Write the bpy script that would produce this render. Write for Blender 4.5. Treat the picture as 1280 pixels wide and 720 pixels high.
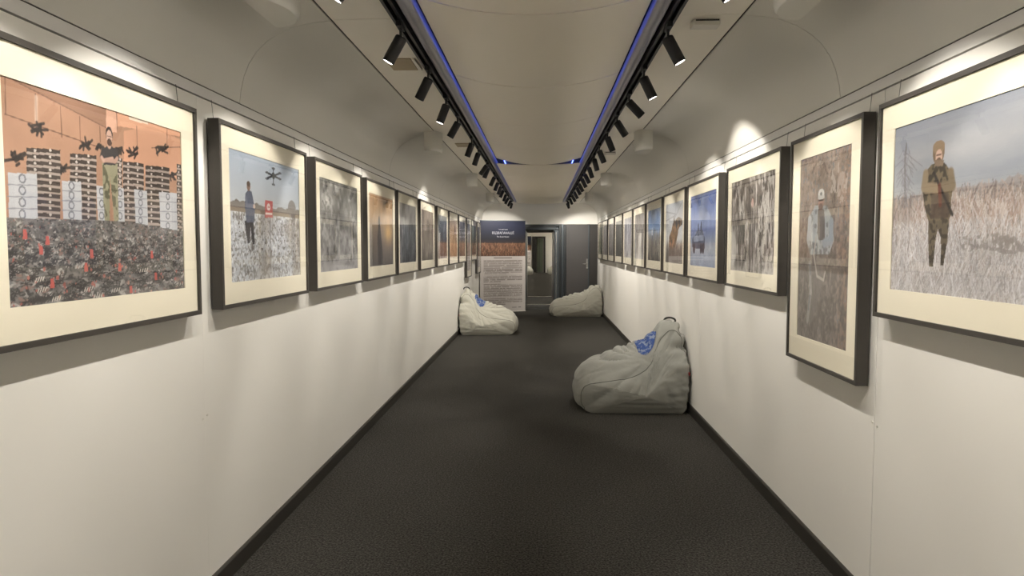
import bpy, bmesh, math, random
import numpy as np
from mathutils import Vector, Matrix, noise as mnoise

scene = bpy.context.scene
for o in list(bpy.data.objects):
    bpy.data.objects.remove(o)
COL = scene.collection
R = math.radians

# ------------------------------------------------------------------ camera, world, exposure
FPX, YAW, PITCH = 853.0, R(2.416), R(3.43)
CAM = np.array([0.031, 0.0, 1.5])
cd = bpy.data.cameras.new('camera')
cd.sensor_width = 36.0
cd.lens = 36.0 * FPX / 1280.0
cd.clip_start, cd.clip_end = 0.05, 200
cam = bpy.data.objects.new('camera', cd)
cam.location = CAM
cam.rotation_euler = (math.pi / 2 - PITCH, 0, YAW)
COL.objects.link(cam)
scene.camera = cam

world = bpy.data.worlds.new('world')
scene.world = world
world.use_nodes = True
world.node_tree.nodes['Background'].inputs[0].default_value = (0.02, 0.022, 0.026, 1)
world.node_tree.nodes['Background'].inputs[1].default_value = 0.2

vs = scene.view_settings
vs.view_transform = 'Standard'
vs.look = 'None'
vs.gamma = 1.0
vs.use_curve_mapping = False
vs.exposure = 0.0
LAMP_W = 32.5            # watts of one spotlight
LAMP_COL = (1.0, 0.945, 0.86)

# pixel -> point on a plane (used to trace the framed prints)
_fw = np.array([-math.sin(YAW) * math.cos(PITCH), math.cos(YAW) * math.cos(PITCH), -math.sin(PITCH)])
_rt = np.array([math.cos(YAW), math.sin(YAW), 0.0])
_up = np.cross(_rt, _fw)
def on_x(px, py, X):
    r = _fw + _rt * (px - 640) / FPX - _up * (py - 360) / FPX
    return CAM + r * ((X - CAM[0]) / r[0])

# ------------------------------------------------------------------ materials
def lin(c):
    return tuple(((v / 255) / 12.92 if v / 255 <= 0.04045 else ((v / 255 + 0.055) / 1.055) ** 2.4) for v in c)

def new_mat(name):
    m = bpy.data.materials.new(name)
    m.use_nodes = True
    nt = m.node_tree
    return m, nt, nt.nodes['Principled BSDF']

def mat_plain(name, rgb, rough=0.6, metal=0.0, var=0.04, scale=6.0, bump=0.0, bscale=200.0, spec=0.5):
    m, nt, b = new_mat(name)
    n = nt.nodes.new('ShaderNodeTexNoise')
    tc = nt.nodes.new('ShaderNodeTexCoord')
    nt.links.new(tc.outputs['Object'], n.inputs['Vector'])
    n.inputs['Scale'].default_value = scale
    n.inputs['Detail'].default_value = 3
    mx = nt.nodes.new('ShaderNodeMix'); mx.data_type = 'RGBA'
    c = lin(rgb)
    mx.inputs['A'].default_value = (*[v * (1 - var) for v in c], 1)
    mx.inputs['B'].default_value = (*[min(1, v * (1 + var)) for v in c], 1)
    nt.links.new(n.outputs['Fac'], mx.inputs['Factor'])
    nt.links.new(mx.outputs['Result'], b.inputs['Base Color'])
    b.inputs['Roughness'].default_value = rough
    b.inputs['Metallic'].default_value = metal
    b.inputs['Specular IOR Level'].default_value = spec
    if bump:
        n2 = nt.nodes.new('ShaderNodeTexNoise')
        n2.inputs['Scale'].default_value = bscale
        nt.links.new(tc.outputs['Object'], n2.inputs['Vector'])
        bp = nt.nodes.new('ShaderNodeBump')
        bp.inputs['Strength'].default_value = bump
        bp.inputs['Distance'].default_value = 0.002
        nt.links.new(n2.outputs['Fac'], bp.inputs['Height'])
        nt.links.new(bp.outputs['Normal'], b.inputs['Normal'])
    return m

def mat_emit(name, rgb, strength):
    m, nt, b = new_mat(name)
    b.inputs['Base Color'].default_value = (*rgb, 1)
    b.inputs['Emission Color'].default_value = (*rgb, 1)
    b.inputs['Emission Strength'].default_value = strength
    return m

def mat_carpet():
    m, nt, b = new_mat('carpet_loop')
    tc = nt.nodes.new('ShaderNodeTexCoord')
    n = nt.nodes.new('ShaderNodeTexNoise'); n.inputs['Scale'].default_value = 95; n.inputs['Detail'].default_value = 3
    v = nt.nodes.new('ShaderNodeTexVoronoi'); v.inputs['Scale'].default_value = 170
    big = nt.nodes.new('ShaderNodeTexNoise'); big.inputs['Scale'].default_value = 1.3; big.inputs['Detail'].default_value = 4
    for q in (n, v, big):
        nt.links.new(tc.outputs['Object'], q.inputs['Vector'])
    rp = nt.nodes.new('ShaderNodeValToRGB')
    rp.color_ramp.elements[0].position = 0.40; rp.color_ramp.elements[0].color = (*lin((22, 21, 20)), 1)
    rp.color_ramp.elements[1].position = 0.70; rp.color_ramp.elements[1].color = (*lin((88, 86, 81)), 1)
    nt.links.new(n.outputs['Fac'], rp.inputs['Fac'])
    mul = nt.nodes.new('ShaderNodeMix'); mul.data_type = 'RGBA'; mul.blend_type = 'MULTIPLY'
    mul.inputs['Factor'].default_value = 0.35
    nt.links.new(rp.outputs['Color'], mul.inputs['A'])
    nt.links.new(big.outputs['Fac'], mul.inputs['B'])
    nt.links.new(mul.outputs['Result'], b.inputs['Base Color'])
    bp = nt.nodes.new('ShaderNodeBump'); bp.inputs['Strength'].default_value = 0.8; bp.inputs['Distance'].default_value = 0.006
    nt.links.new(v.outputs['Distance'], bp.inputs['Height'])
    nt.links.new(bp.outputs['Normal'], b.inputs['Normal'])
    b.inputs['Roughness'].default_value = 0.95
    b.inputs['Specular IOR Level'].default_value = 0.1
    b.inputs['Sheen Weight'].default_value = 0.12
    b.inputs['Sheen Roughness'].default_value = 0.5
    b.inputs['Sheen Tint'].default_value = (0.8, 0.75, 0.65, 1)
    return m

def mat_print():
    m, nt, b = new_mat('photo_print')
    a = nt.nodes.new('ShaderNodeAttribute'); a.attribute_name = 'print_colour'
    tc = nt.nodes.new('ShaderNodeTexCoord')
    n = nt.nodes.new('ShaderNodeTexNoise'); n.inputs['Scale'].default_value = 320; n.inputs['Detail'].default_value = 1
    nt.links.new(tc.outputs['Object'], n.inputs['Vector'])
    mp = nt.nodes.new('ShaderNodeMapRange'); mp.inputs['To Min'].default_value = 0.86; mp.inputs['To Max'].default_value = 1.14
    nt.links.new(n.outputs['Fac'], mp.inputs['Value'])
    mx = nt.nodes.new('ShaderNodeMix'); mx.data_type = 'RGBA'; mx.blend_type = 'MULTIPLY'; mx.inputs['Factor'].default_value = 1
    nt.links.new(a.outputs['Color'], mx.inputs['A'])
    nt.links.new(mp.outputs['Result'], mx.inputs['B'])
    nt.links.new(mx.outputs['Result'], b.inputs['Base Color'])
    b.inputs['Roughness'].default_value = 0.55
    b.inputs['Specular IOR Level'].default_value = 0.3
    return m

def mat_glass():
    m = bpy.data.materials.new('picture_glass'); m.use_nodes = True
    nt = m.node_tree; nt.nodes.clear()
    o = nt.nodes.new('ShaderNodeOutputMaterial')
    t = nt.nodes.new('ShaderNodeBsdfTransparent'); g = nt.nodes.new('ShaderNodeBsdfGlossy')
    g.inputs['Roughness'].default_value = 0.012
    fr = nt.nodes.new('ShaderNodeFresnel'); fr.inputs['IOR'].default_value = 1.42
    mx = nt.nodes.new('ShaderNodeMixShader')
    geo = nt.nodes.new('ShaderNodeNewGeometry')      # light leaving through the pane's front is not totally reflected
    inv = nt.nodes.new('ShaderNodeMath'); inv.operation = 'SUBTRACT'; inv.inputs[0].default_value = 1.0
    mul = nt.nodes.new('ShaderNodeMath'); mul.operation = 'MULTIPLY'
    nt.links.new(geo.outputs['Backfacing'], inv.inputs[1])
    nt.links.new(fr.outputs[0], mul.inputs[0]); nt.links.new(inv.outputs[0], mul.inputs[1])
    nt.links.new(mul.outputs[0], mx.inputs[0]); nt.links.new(t.outputs[0], mx.inputs[1]); nt.links.new(g.outputs[0], mx.inputs[2])
    nt.links.new(mx.outputs[0], o.inputs['Surface'])
    m2 = bpy.data.materials.new('glass_back'); m2.use_nodes = True
    nt = m2.node_tree; nt.nodes.clear()
    o = nt.nodes.new('ShaderNodeOutputMaterial'); t = nt.nodes.new('ShaderNodeBsdfTransparent')
    nt.links.new(t.outputs[0], o.inputs['Surface'])
    return m, m2

def mat_fabric(name, rgb):
    m, nt, b = new_mat(name)
    tc = nt.nodes.new('ShaderNodeTexCoord')
    n = nt.nodes.new('ShaderNodeTexNoise'); n.inputs['Scale'].default_value = 7; n.inputs['Detail'].default_value = 5
    w = nt.nodes.new('ShaderNodeTexNoise'); w.inputs['Scale'].default_value = 500
    nt.links.new(tc.outputs['Object'], n.inputs['Vector']); nt.links.new(tc.outputs['Object'], w.inputs['Vector'])
    mx = nt.nodes.new('ShaderNodeMix'); mx.data_type = 'RGBA'
    c = lin(rgb)
    mx.inputs['A'].default_value = (*[v * .86 for v in c], 1); mx.inputs['B'].default_value = (*[v * 1.14 for v in c], 1)
    nt.links.new(w.outputs['Fac'], mx.inputs['Factor'])
    nt.links.new(mx.outputs['Result'], b.inputs['Base Color'])
    b.inputs['Roughness'].default_value = 0.9
    b.inputs['Specular IOR Level'].default_value = 0.2
    b.inputs['Sheen Weight'].default_value = 0.15
    bp = nt.nodes.new('ShaderNodeBump'); bp.inputs['Strength'].default_value = 0.35; bp.inputs['Distance'].default_value = 0.02
    nt.links.new(n.outputs['Fac'], bp.inputs['Height']); nt.links.new(bp.outputs['Normal'], b.inputs['Normal'])
    return m

M = dict(
    wall=mat_plain('wall_paint', (238, 235, 228), 0.62, var=0.012, scale=2.0, bump=0.04, bscale=60),
    rail=mat_plain('rail_paint', (226, 224, 220), 0.5, var=0.01),
    cove=mat_plain('cove_paint', (216, 213, 204), 0.5, var=0.015, scale=1.5),
    ceil=mat_plain('ceiling_paint', (245, 239, 226), 0.5, var=0.012, scale=1.5),
    raft=mat_plain('raft_laminate', (244, 236, 220), 0.38, var=0.015, scale=1.2),
    shell=mat_plain('shell_grey', (70, 66, 60), 0.8),
    base=mat_plain('baseboard_dark', (50, 47, 42), 0.45, var=0.08),
    carpet=mat_carpet(),
    black=mat_plain('track_black', (24, 24, 27), 0.42, var=0.05),
    lampblack=mat_plain('lamp_black', (26, 26, 29), 0.48, var=0.05),
    alu=mat_plain('cove_aluminium', (150, 150, 160), 0.32, metal=0.1, var=0.02),
    lens=mat_emit('lamp_lens', (1.0, 0.95, 0.86), 9.0),
    led=mat_emit('led_blue', (0.12, 0.19, 1.0), 6.5),
    frame=mat_plain('frame_black', (66, 62, 57), 0.5, var=0.06, scale=30),
    matb=mat_plain('mat_board', (238, 230, 208), 0.8, var=0.008, scale=40),
    board=mat_plain('backing_board', (120, 105, 85), 0.9),
    wire=mat_plain('steel_wire', (120, 118, 112), 0.4, metal=0.7),
    prnt=mat_print(),
    fabric=mat_fabric('beanbag_canvas', (150, 150, 143)),
    fabric2=mat_fabric('beanbag_canvas_pale', (182, 180, 168)),
    seam=mat_plain('seam_thread', (92, 92, 86), 0.9),
    strap=mat_plain('strap_dark', (52, 52, 48), 0.9),
    red=mat_plain('tag_red', (150, 50, 50), 0.8),
    doorgrey=mat_plain('door_grey', (76, 73, 72), 0.5, var=0.03),
    doordark=mat_plain('door_dark', (48, 45, 42), 0.55, var=0.04),
    steel=mat_plain('frame_steel', (78, 84, 88), 0.38, metal=0.5, var=0.05),
    steeldk=mat_plain('frame_steel_dark', (44, 48, 50), 0.45, metal=0.2, var=0.05),
    chrome=mat_plain('chrome', (190, 190, 188), 0.22, metal=0.9),
    hood=mat_plain('hood_plastic', (205, 203, 194), 0.45, var=0.01),
    vent=mat_plain('vent_beige', (176, 160, 130), 0.6),
    white=mat_plain('plastic_white', (220, 216, 206), 0.45),
    green=mat_plain('panel_green', (170, 182, 160), 0.5, var=0.05),
    text=mat_plain('letter_white', (188, 188, 196), 0.7),
)
M['glass'], M['glass2'] = mat_glass()

# ------------------------------------------------------------------ helpers
def link(o, parent=None):
    COL.objects.link(o)
    if parent is not None:
        o.parent = parent
    return o

def empty(name, loc=(0, 0, 0), rz=0.0, parent=None):
    o = bpy.data.objects.new(name, None)
    o.empty_display_size = 0.1
    o.location = loc; o.rotation_euler = (0, 0, rz)
    return link(o, parent)

def tag(o, label=None, cat=None, group=None, kind=None):
    if label: o['label'] = label
    if cat: o['category'] = cat
    if group: o['group'] = group
    if kind: o['kind'] = kind
    return o

def mesh_obj(name, bm, mats, parent=None, smooth=False, loc=None):
    me = bpy.data.meshes.new(name)
    if smooth:
        bm.normal_update()
        for e in bm.edges:
            if len(e.link_faces) != 2 or e.calc_face_angle(0.0) > R(42):
                e.smooth = False
    bm.to_mesh(me); bm.free()
    for m in (mats if isinstance(mats, (list, tuple)) else [mats]):
        me.materials.append(m)
    if smooth:
        me.polygons.foreach_set('use_smooth', [True] * len(me.polygons))
    o = bpy.data.objects.new(name, me)
    if loc: o.location = loc
    return link(o, parent)

def bx(bm, a, b, mi=0):
    x0, y0, z0 = a; x1, y1, z1 = b
    vs_ = [bm.verts.new(p) for p in ((x0, y0, z0), (x1, y0, z0), (x1, y1, z0), (x0, y1, z0), (x0, y0, z1), (x1, y0, z1), (x1, y1, z1), (x0, y1, z1))]
    fs = []
    for f in ((0, 3, 2, 1), (4, 5, 6, 7), (0, 1, 5, 4), (1, 2, 6, 5), (2, 3, 7, 6), (3, 0, 4, 7)):
        fc = bm.faces.new([vs_[i] for i in f]); fc.material_index = mi; fs.append(fc)
    return fs

def box(name, a, b, mat, parent=None, bevel=0.0):
    bm = bmesh.new()
    lo = [min(p, q) for p, q in zip(a, b)]; hi = [max(p, q) for p, q in zip(a, b)]
    bx(bm, lo, hi)
    if bevel:
        bmesh.ops.bevel(bm, geom=list(bm.edges), offset=bevel, segments=2, affect='EDGES', profile=0.7)
    return mesh_obj(name, bm, mat, parent)

def extrude_profile(bm, pts, y0, y1, closed=True):
    """pts in XZ, extruded along Y"""
    a = [bm.verts.new((x, y0, z)) for x, z in pts]
    b = [bm.verts.new((x, y1, z)) for x, z in pts]
    n = len(pts)
    for i in range(n if closed else n - 1):
        j = (i + 1) % n
        bm.faces.new((a[i], a[j], b[j], b[i]))
    if closed:
        bm.faces.new(a[::-1]); bm.faces.new(b)
    bmesh.ops.recalc_face_normals(bm, faces=bm.faces)

def cyl(bm, p, q, r, seg=20, r2=None):
    p, q = Vector(p), Vector(q); d = (q - p).normalized()
    u = d.orthogonal().normalized(); v = d.cross(u)
    r2 = r if r2 is None else r2
    a = []; b = []
    for i in range(seg):
        t = 2 * math.pi * i / seg; w = u * math.cos(t) + v * math.sin(t)
        a.append(bm.verts.new(p + w * r)); b.append(bm.verts.new(q + w * r2))
    for i in range(seg):
        j = (i + 1) % seg
        bm.faces.new((a[i], a[j], b[j], b[i]))
    bm.faces.new(a[::-1]); bm.faces.new(b)

def tube(bm, pts, r, seg=6, closed=False):
    pts = [Vector(p) for p in pts]; rings = []; n = len(pts)
    up = None
    for i, p in enumerate(pts):
        if closed:
            d = (pts[(i + 1) % n] - pts[i - 1]).normalized()
        else:
            d = (pts[min(i + 1, n - 1)] - pts[max(i - 1, 0)]).normalized()
        u = d.orthogonal().normalized() if up is None else (up - d * up.dot(d)).normalized()
        up = u; v = d.cross(u)
        rings.append([bm.verts.new(p + (u * math.cos(2 * math.pi * k / seg) + v * math.sin(2 * math.pi * k / seg)) * r) for k in range(seg)])
    for i in range(n if closed else n - 1):
        A, B = rings[i], rings[(i + 1) % n]
        for k in range(seg):
            bm.faces.new((A[k], A[(k + 1) % seg], B[(k + 1) % seg], B[k]))
    if not closed:
        bm.faces.new(rings[0][::-1]); bm.faces.new(rings[-1])

# ------------------------------------------------------------------ the carriage: setting
WX = 1.383                        # half width between the walls
Y0, YE = -3.0, 16.4               # the car's back and end walls
COVE = [(1.383, 2.172), (1.374, 2.235), (1.357, 2.300), (1.333, 2.355), (1.297, 2.408), (1.246, 2.456),
        (1.180, 2.496), (1.105, 2.525), (1.030, 2.540), (0.942, 2.547)]
JOINTS = [0.03 + 3.147 * k for k in range(-1, 6)]

tag(box('floor', (-1.42, Y0, -0.05), (1.42, YE + 0.05, 0.0), M['carpet']), 'dark grey speckled loop carpet down the gallery aisle', None, kind='structure')

def wall(side, s):
    w = tag(empty('wall_' + side), 'off-white panelled gallery wall on the %s side' % side, kind='structure')
    seams = [Y0, -0.25, 2.785, 5.835, 8.885, 11.935, 14.985, YE]
    for i in range(len(seams) - 1):
        g = 0.0022 if (s > 0 and i in (1, 2)) else 0.0003
        box('wall_panel', (s * WX, seams[i] + g, 0.0), (s * (WX + 0.02), seams[i + 1] - g, 2.119), M['wall'], w)
    for dy in (-0.022, 0.018):
        bm = bmesh.new()
        cyl(bm, (s * WX, 2.785 + dy, 0.785 + dy * 0.2), (s * (WX - 0.003), 2.785 + dy, 0.785 + dy * 0.2), 0.005, 10)
        mesh_obj('screw_cap', bm, M['white'], w)
    tag(box('trim_%d' % (1 if s < 0 else 2), (s * WX, Y0, 2.126), (s * (WX + 0.015), YE, 2.1690), M['rail']),
        'pale picture rail strip along the top of the %s wall' % side, kind='structure')
    bm = bmesh.new()
    t = 0.012
    prof = [(s * WX, 0.0), (s * (WX - t), 0.0), (s * (WX - t), 0.076), (s * (WX - t * 0.5), 0.083), (s * WX, 0.085)]
    extrude_profile(bm, prof, Y0, YE)
    tag(mesh_obj('baseboard_' + side, bm, M['base']), 'dark brown skirting board along the %s wall' % side, kind='structure')
wall('left', -1)
wall('right', 1)
tag(box('wall_back', (-1.42, Y0 - 0.05, 0), (1.42, Y0, 2.62), M['wall']), kind='structure')

ceiling = tag(empty('ceiling'), 'curved beige carriage ceiling with a bulging central raft', kind='structure')
for s in (-1, 1):
    ys = [Y0] + JOINTS[1:] + [YE]
    for i in range(len(ys) - 1):
        bm = bmesh.new()
        ya, yb = ys[i] + 0.0022, ys[i + 1] - 0.0022
        a = [bm.verts.new((s * x, ya, z)) for x, z in COVE]; b = [bm.verts.new((s * x, yb, z)) for x, z in COVE]
        for k in range(len(COVE) - 1):
            bm.faces.new((a[k], a[k + 1], b[k + 1], b[k]) if s > 0 else (a[k + 1], a[k], b[k], b[k + 1]))
        bm.normal_update()
        bmesh.ops.solidify(bm, geom=bm.faces[:], thickness=-0.006)
        o = mesh_obj('cove_panel', bm, M['cove'], ceiling, smooth=True)
        box('flat_panel', (s * 0.935, ya, 2.5475), (s * 0.60, yb, 2.556), M['ceil'], ceiling)
    # outer roof skin behind the joints
    bm = bmesh.new()
    off = [(s * 1.412, 2.0), (s * 1.412, 2.25), (s * 1.385, 2.33), (s * 1.33, 2.42), (s * 1.20, 2.54), (s * 0.95, 2.585), (s * 0.3, 2.62), (0, 2.625)]
    extrude_profile(bm, off, Y0, YE, closed=False)
    mesh_obj('roof_skin', bm, M['shell'], ceiling)
    # rounded aluminium light-cove profile between track and raft
    bm = bmesh.new()
    cx, cz, rr = 0.546, 2.547, 0.034
    pts = [(s * (cx + rr * math.cos(t)), cz + 0.040 * math.sin(t) * 1.1) for t in [math.pi + math.pi * k / 14 for k in range(15)]]
    pts += [(s * (cx + rr), 2.565), (s * (cx - rr), 2.565)]
    extrude_profile(bm, pts, Y0, 15.4)
    o = mesh_obj('light_cove', bm, M['alu'], ceiling, smooth=True)
    box('led_strip', (s * 0.425, Y0, 2.583), (s * 0.437, 15.3, 2.589), M['led'], ceiling)
    for yb in (2.3, 3.0, 3.22, 3.9, 4.57, 5.25, 5.95, 6.65):
        bm = bmesh.new()
        cyl(bm, (s * 0.985, yb, 2.546), (s * 0.985, yb, 2.5375), 0.009, 10, 0.007)
        mesh_obj('bolt', bm, M['cove'], ceiling)
# central raft: one bulging panel per bay; the bays past the step hang flatter
seams = [Y0] + [2.881 + 1.292 * k for k in range(-4, 10)] + [15.3]
for i in range(len(seams) - 1):
    wide = lambda q: 0.006 if abs(q - 2.881) < .05 or abs(q - 4.173) < .05 else 0.003
    ya, yb = seams[i] + wide(seams[i]), seams[i + 1] - wide(seams[i + 1])
    bul = 0.082 if yb < 8.2 else 0.022
    if abs(ya - 8.05) < 0.02: ya += 0.03
    bm = bmesh.new(); n = 24
    rows = []
    for y in (ya, yb):
        rows.append([bm.verts.new((0.492 * (2 * k / n - 1), y, 2.465 + bul * abs(2 * k / n - 1) ** 2.1)) for k in range(n + 1)])
    for k in range(n):
        bm.faces.new((rows[0][k], rows[1][k], rows[1][k + 1], rows[0][k + 1]))
    bm.normal_update()
    bmesh.ops.solidify(bm, geom=bm.faces[:], thickness=-0.006)
    bmesh.ops.recalc_face_normals(bm, faces=bm.faces)
    mesh_obj('raft_panel', bm, M['raft'], ceiling, smooth=True)

# ---- end wall with the dark door and the passage
DW = 0.358
we = tag(empty('wall_end', (0, YE, 0)), 'end wall, white above and grey cladding below, around the passage', kind='structure')
box('upper_panel', (-1.40, 0.0, 2.045), (1.40, 0.04, 2.62), M['wall'], we)
box('cladding', (-1.40, 0.0, 0.0), (-0.63, 0.04, 2.042), M['doorgrey'], we)
box('pilaster', (1.195, -0.02, 0.0), (1.383, 0.04, 2.042), M['doordark'], we)
d1 = tag(empty('door_1', (0.91, YE, 0)), 'dark grey closed door beside the passage', kind='structure')
box('door_leaf', (-0.272, 0.0, 0.01), (0.278, 0.04, 2.040), M['doorgrey'], d1, 0.003)
box('edge_strip', (0.250, -0.012, 0.01), (0.278, 0.0, 2.030), M['steel'], d1)
h = box('lock_plate', (0.205, -0.010, 0.98), (0.245, 0.0, 1.22), M['chrome'], d1, 0.003)
bm = bmesh.new(); cyl(bm, (0.225, -0.01, 1.10), (0.225, -0.05, 1.10), 0.009, 10); cyl(bm, (0.225, -0.05, 1.10), (0.12, -0.05, 1.10), 0.009, 10)
mesh_obj('handle', bm, M['chrome'], d1)
d2 = tag(empty('door_2', (0, YE, 0)), 'dark steel door frame of the passage to the next carriage', kind='structure')
for s in (-1, 1):
    box('frame_post', (s * DW, -0.03, 0), (s * (DW + 0.10), 0.06, 2.0), M['steel'], d2, 0.006)
    box('post_edge', (s * (DW + 0.035), -0.036, 0.02), (s * (DW + 0.047), -0.03, 1.86), M['chrome'], d2)
    box('outer_post', (s * (DW + 0.105), -0.015, 0), (s * (DW + 0.16), 0.06, 2.042), M['steeldk'], d2)
    box('side_post', (s * (DW + 0.165), -0.03, 0), (s * (DW + 0.215), 0.06, 2.042), M['steel'], d2, 0.006)
    box('jamb_strip', (s * (DW + 0.22), -0.01, 0), (s * 0.632, 0.06, 2.042), M['steeldk'], d2)
box('header', (-DW - 0.1, -0.03, 1.90), (DW + 0.1, 0.06, 2.042), M['steeldk'], d2, 0.006)
box('header_strip', (-DW - 0.09, -0.038, 1.925), (DW + 0.09, -0.03, 1.965), M['steel'], d2)
# passage between the two carriages
YP = 20.6
tag(box('wall_passage_left', (-0.62, YE + 0.06, 0), (-DW - 0.01, YP - 0.1, 2.0), M['steel']), kind='structure')
tag(box('wall_passage_right', (DW + 0.01, YE + 0.06, 0), (0.62, YP - 0.1, 2.0), M['steel']), kind='structure')
tag(box('ceiling_passage', (-0.62, YE + 0.06, 1.93), (0.62, YP - 0.1, 2.0), M['steeldk']), kind='structure')
tag(box('floor_passage', (-0.62, YE + 0.05, -0.06), (0.62, YP, -0.012), M['steeldk']), kind='structure')
for i, (yy, hh) in enumerate(((17.73, 0.03), (YP - 0.06, 0.03))):
    tag(box('trim_%d' % (3 + i), (-DW - 0.005, yy - 0.10, -0.012), (DW + 0.005, yy + 0.10, 0.012), M['chrome']), 'steel threshold plate across the passage floor', None, kind='structure')
# next carriage
YF = 40.0
tag(box('floor_beyond', (-1.42, YP, -0.05), (1.42, YF + 0.05, 0.0), M['carpet']), kind='structure')
for s, n in ((-1, 'left'), (1, 'right')):
    tag(box('wall_beyond_' + n, (s * WX, YP, 0), (s * (WX + .04), YF, 2.6), M['wall']), kind='structure')
    tag(box('wall_front_' + n, (s * (DW + .01), YP - 0.1, 0), (s * WX, YP, 2.6), M['wall']), kind='structure')
tag(box('wall_front_top', (-DW - .01, YP - 0.1, 1.98), (DW + .01, YP, 2.6), M['wall']), kind='structure')
tag(box('ceiling_beyond', (-1.42, YP, 2.55), (1.42, YF, 2.6), M['ceil']), kind='structure')
tag(box('wall_far_left', (-1.42, YF, 0), (-0.48, YF + 0.05, 2.6), M['wall']), kind='structure')
tag(box('wall_far_right', (0.30, YF, 0), (1.42, YF + 0.05, 2.6), M['wall']), kind='structure')
tag(box('wall_far_top', (-0.48, YF, 2.12), (0.30, YF + 0.05, 2.6), M['wall']), kind='structure')
d3 = tag(empty('door_3', (-0.09, YF, 0)), 'dark door frame at the far end of the next carriage', kind='structure')
for s in (-1, 1):
    box('frame_post', (s * 0.29, -0.03, 0), (s * 0.39, 0.05, 2.12), M['doordark'], d3)
box('header', (-0.29, -0.03, 2.02), (0.29, 0.05, 2.12), M['doordark'], d3)
box('door_leaf', (-0.29, 0.06, 0.01), (-0.13, 0.10, 2.02), M['doordark'], d3)
box('inner_leaf', (-0.10, 0.55, 0.02), (0.24, 0.6, 2.05), M['green'], d3)
box('inner_stile', (0.03, 0.535, 0.02), (0.045, 0.55, 2.05), M['steel'], d3)
tag(box('wall_recess', (-0.60, YF + 0.62, 0), (0.45, YF + 0.66, 2.3), M['wall']), kind='structure')
tag(box('floor_recess', (-0.60, YF + 0.05, -0.05), (0.45, YF + 0.66, 0.0), M['doordark']), kind='structure')
tag(box('ceiling_recess', (-0.60, YF + 0.05, 2.2), (0.45, YF + 0.66, 2.25), M['wall']), kind='structure')

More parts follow.
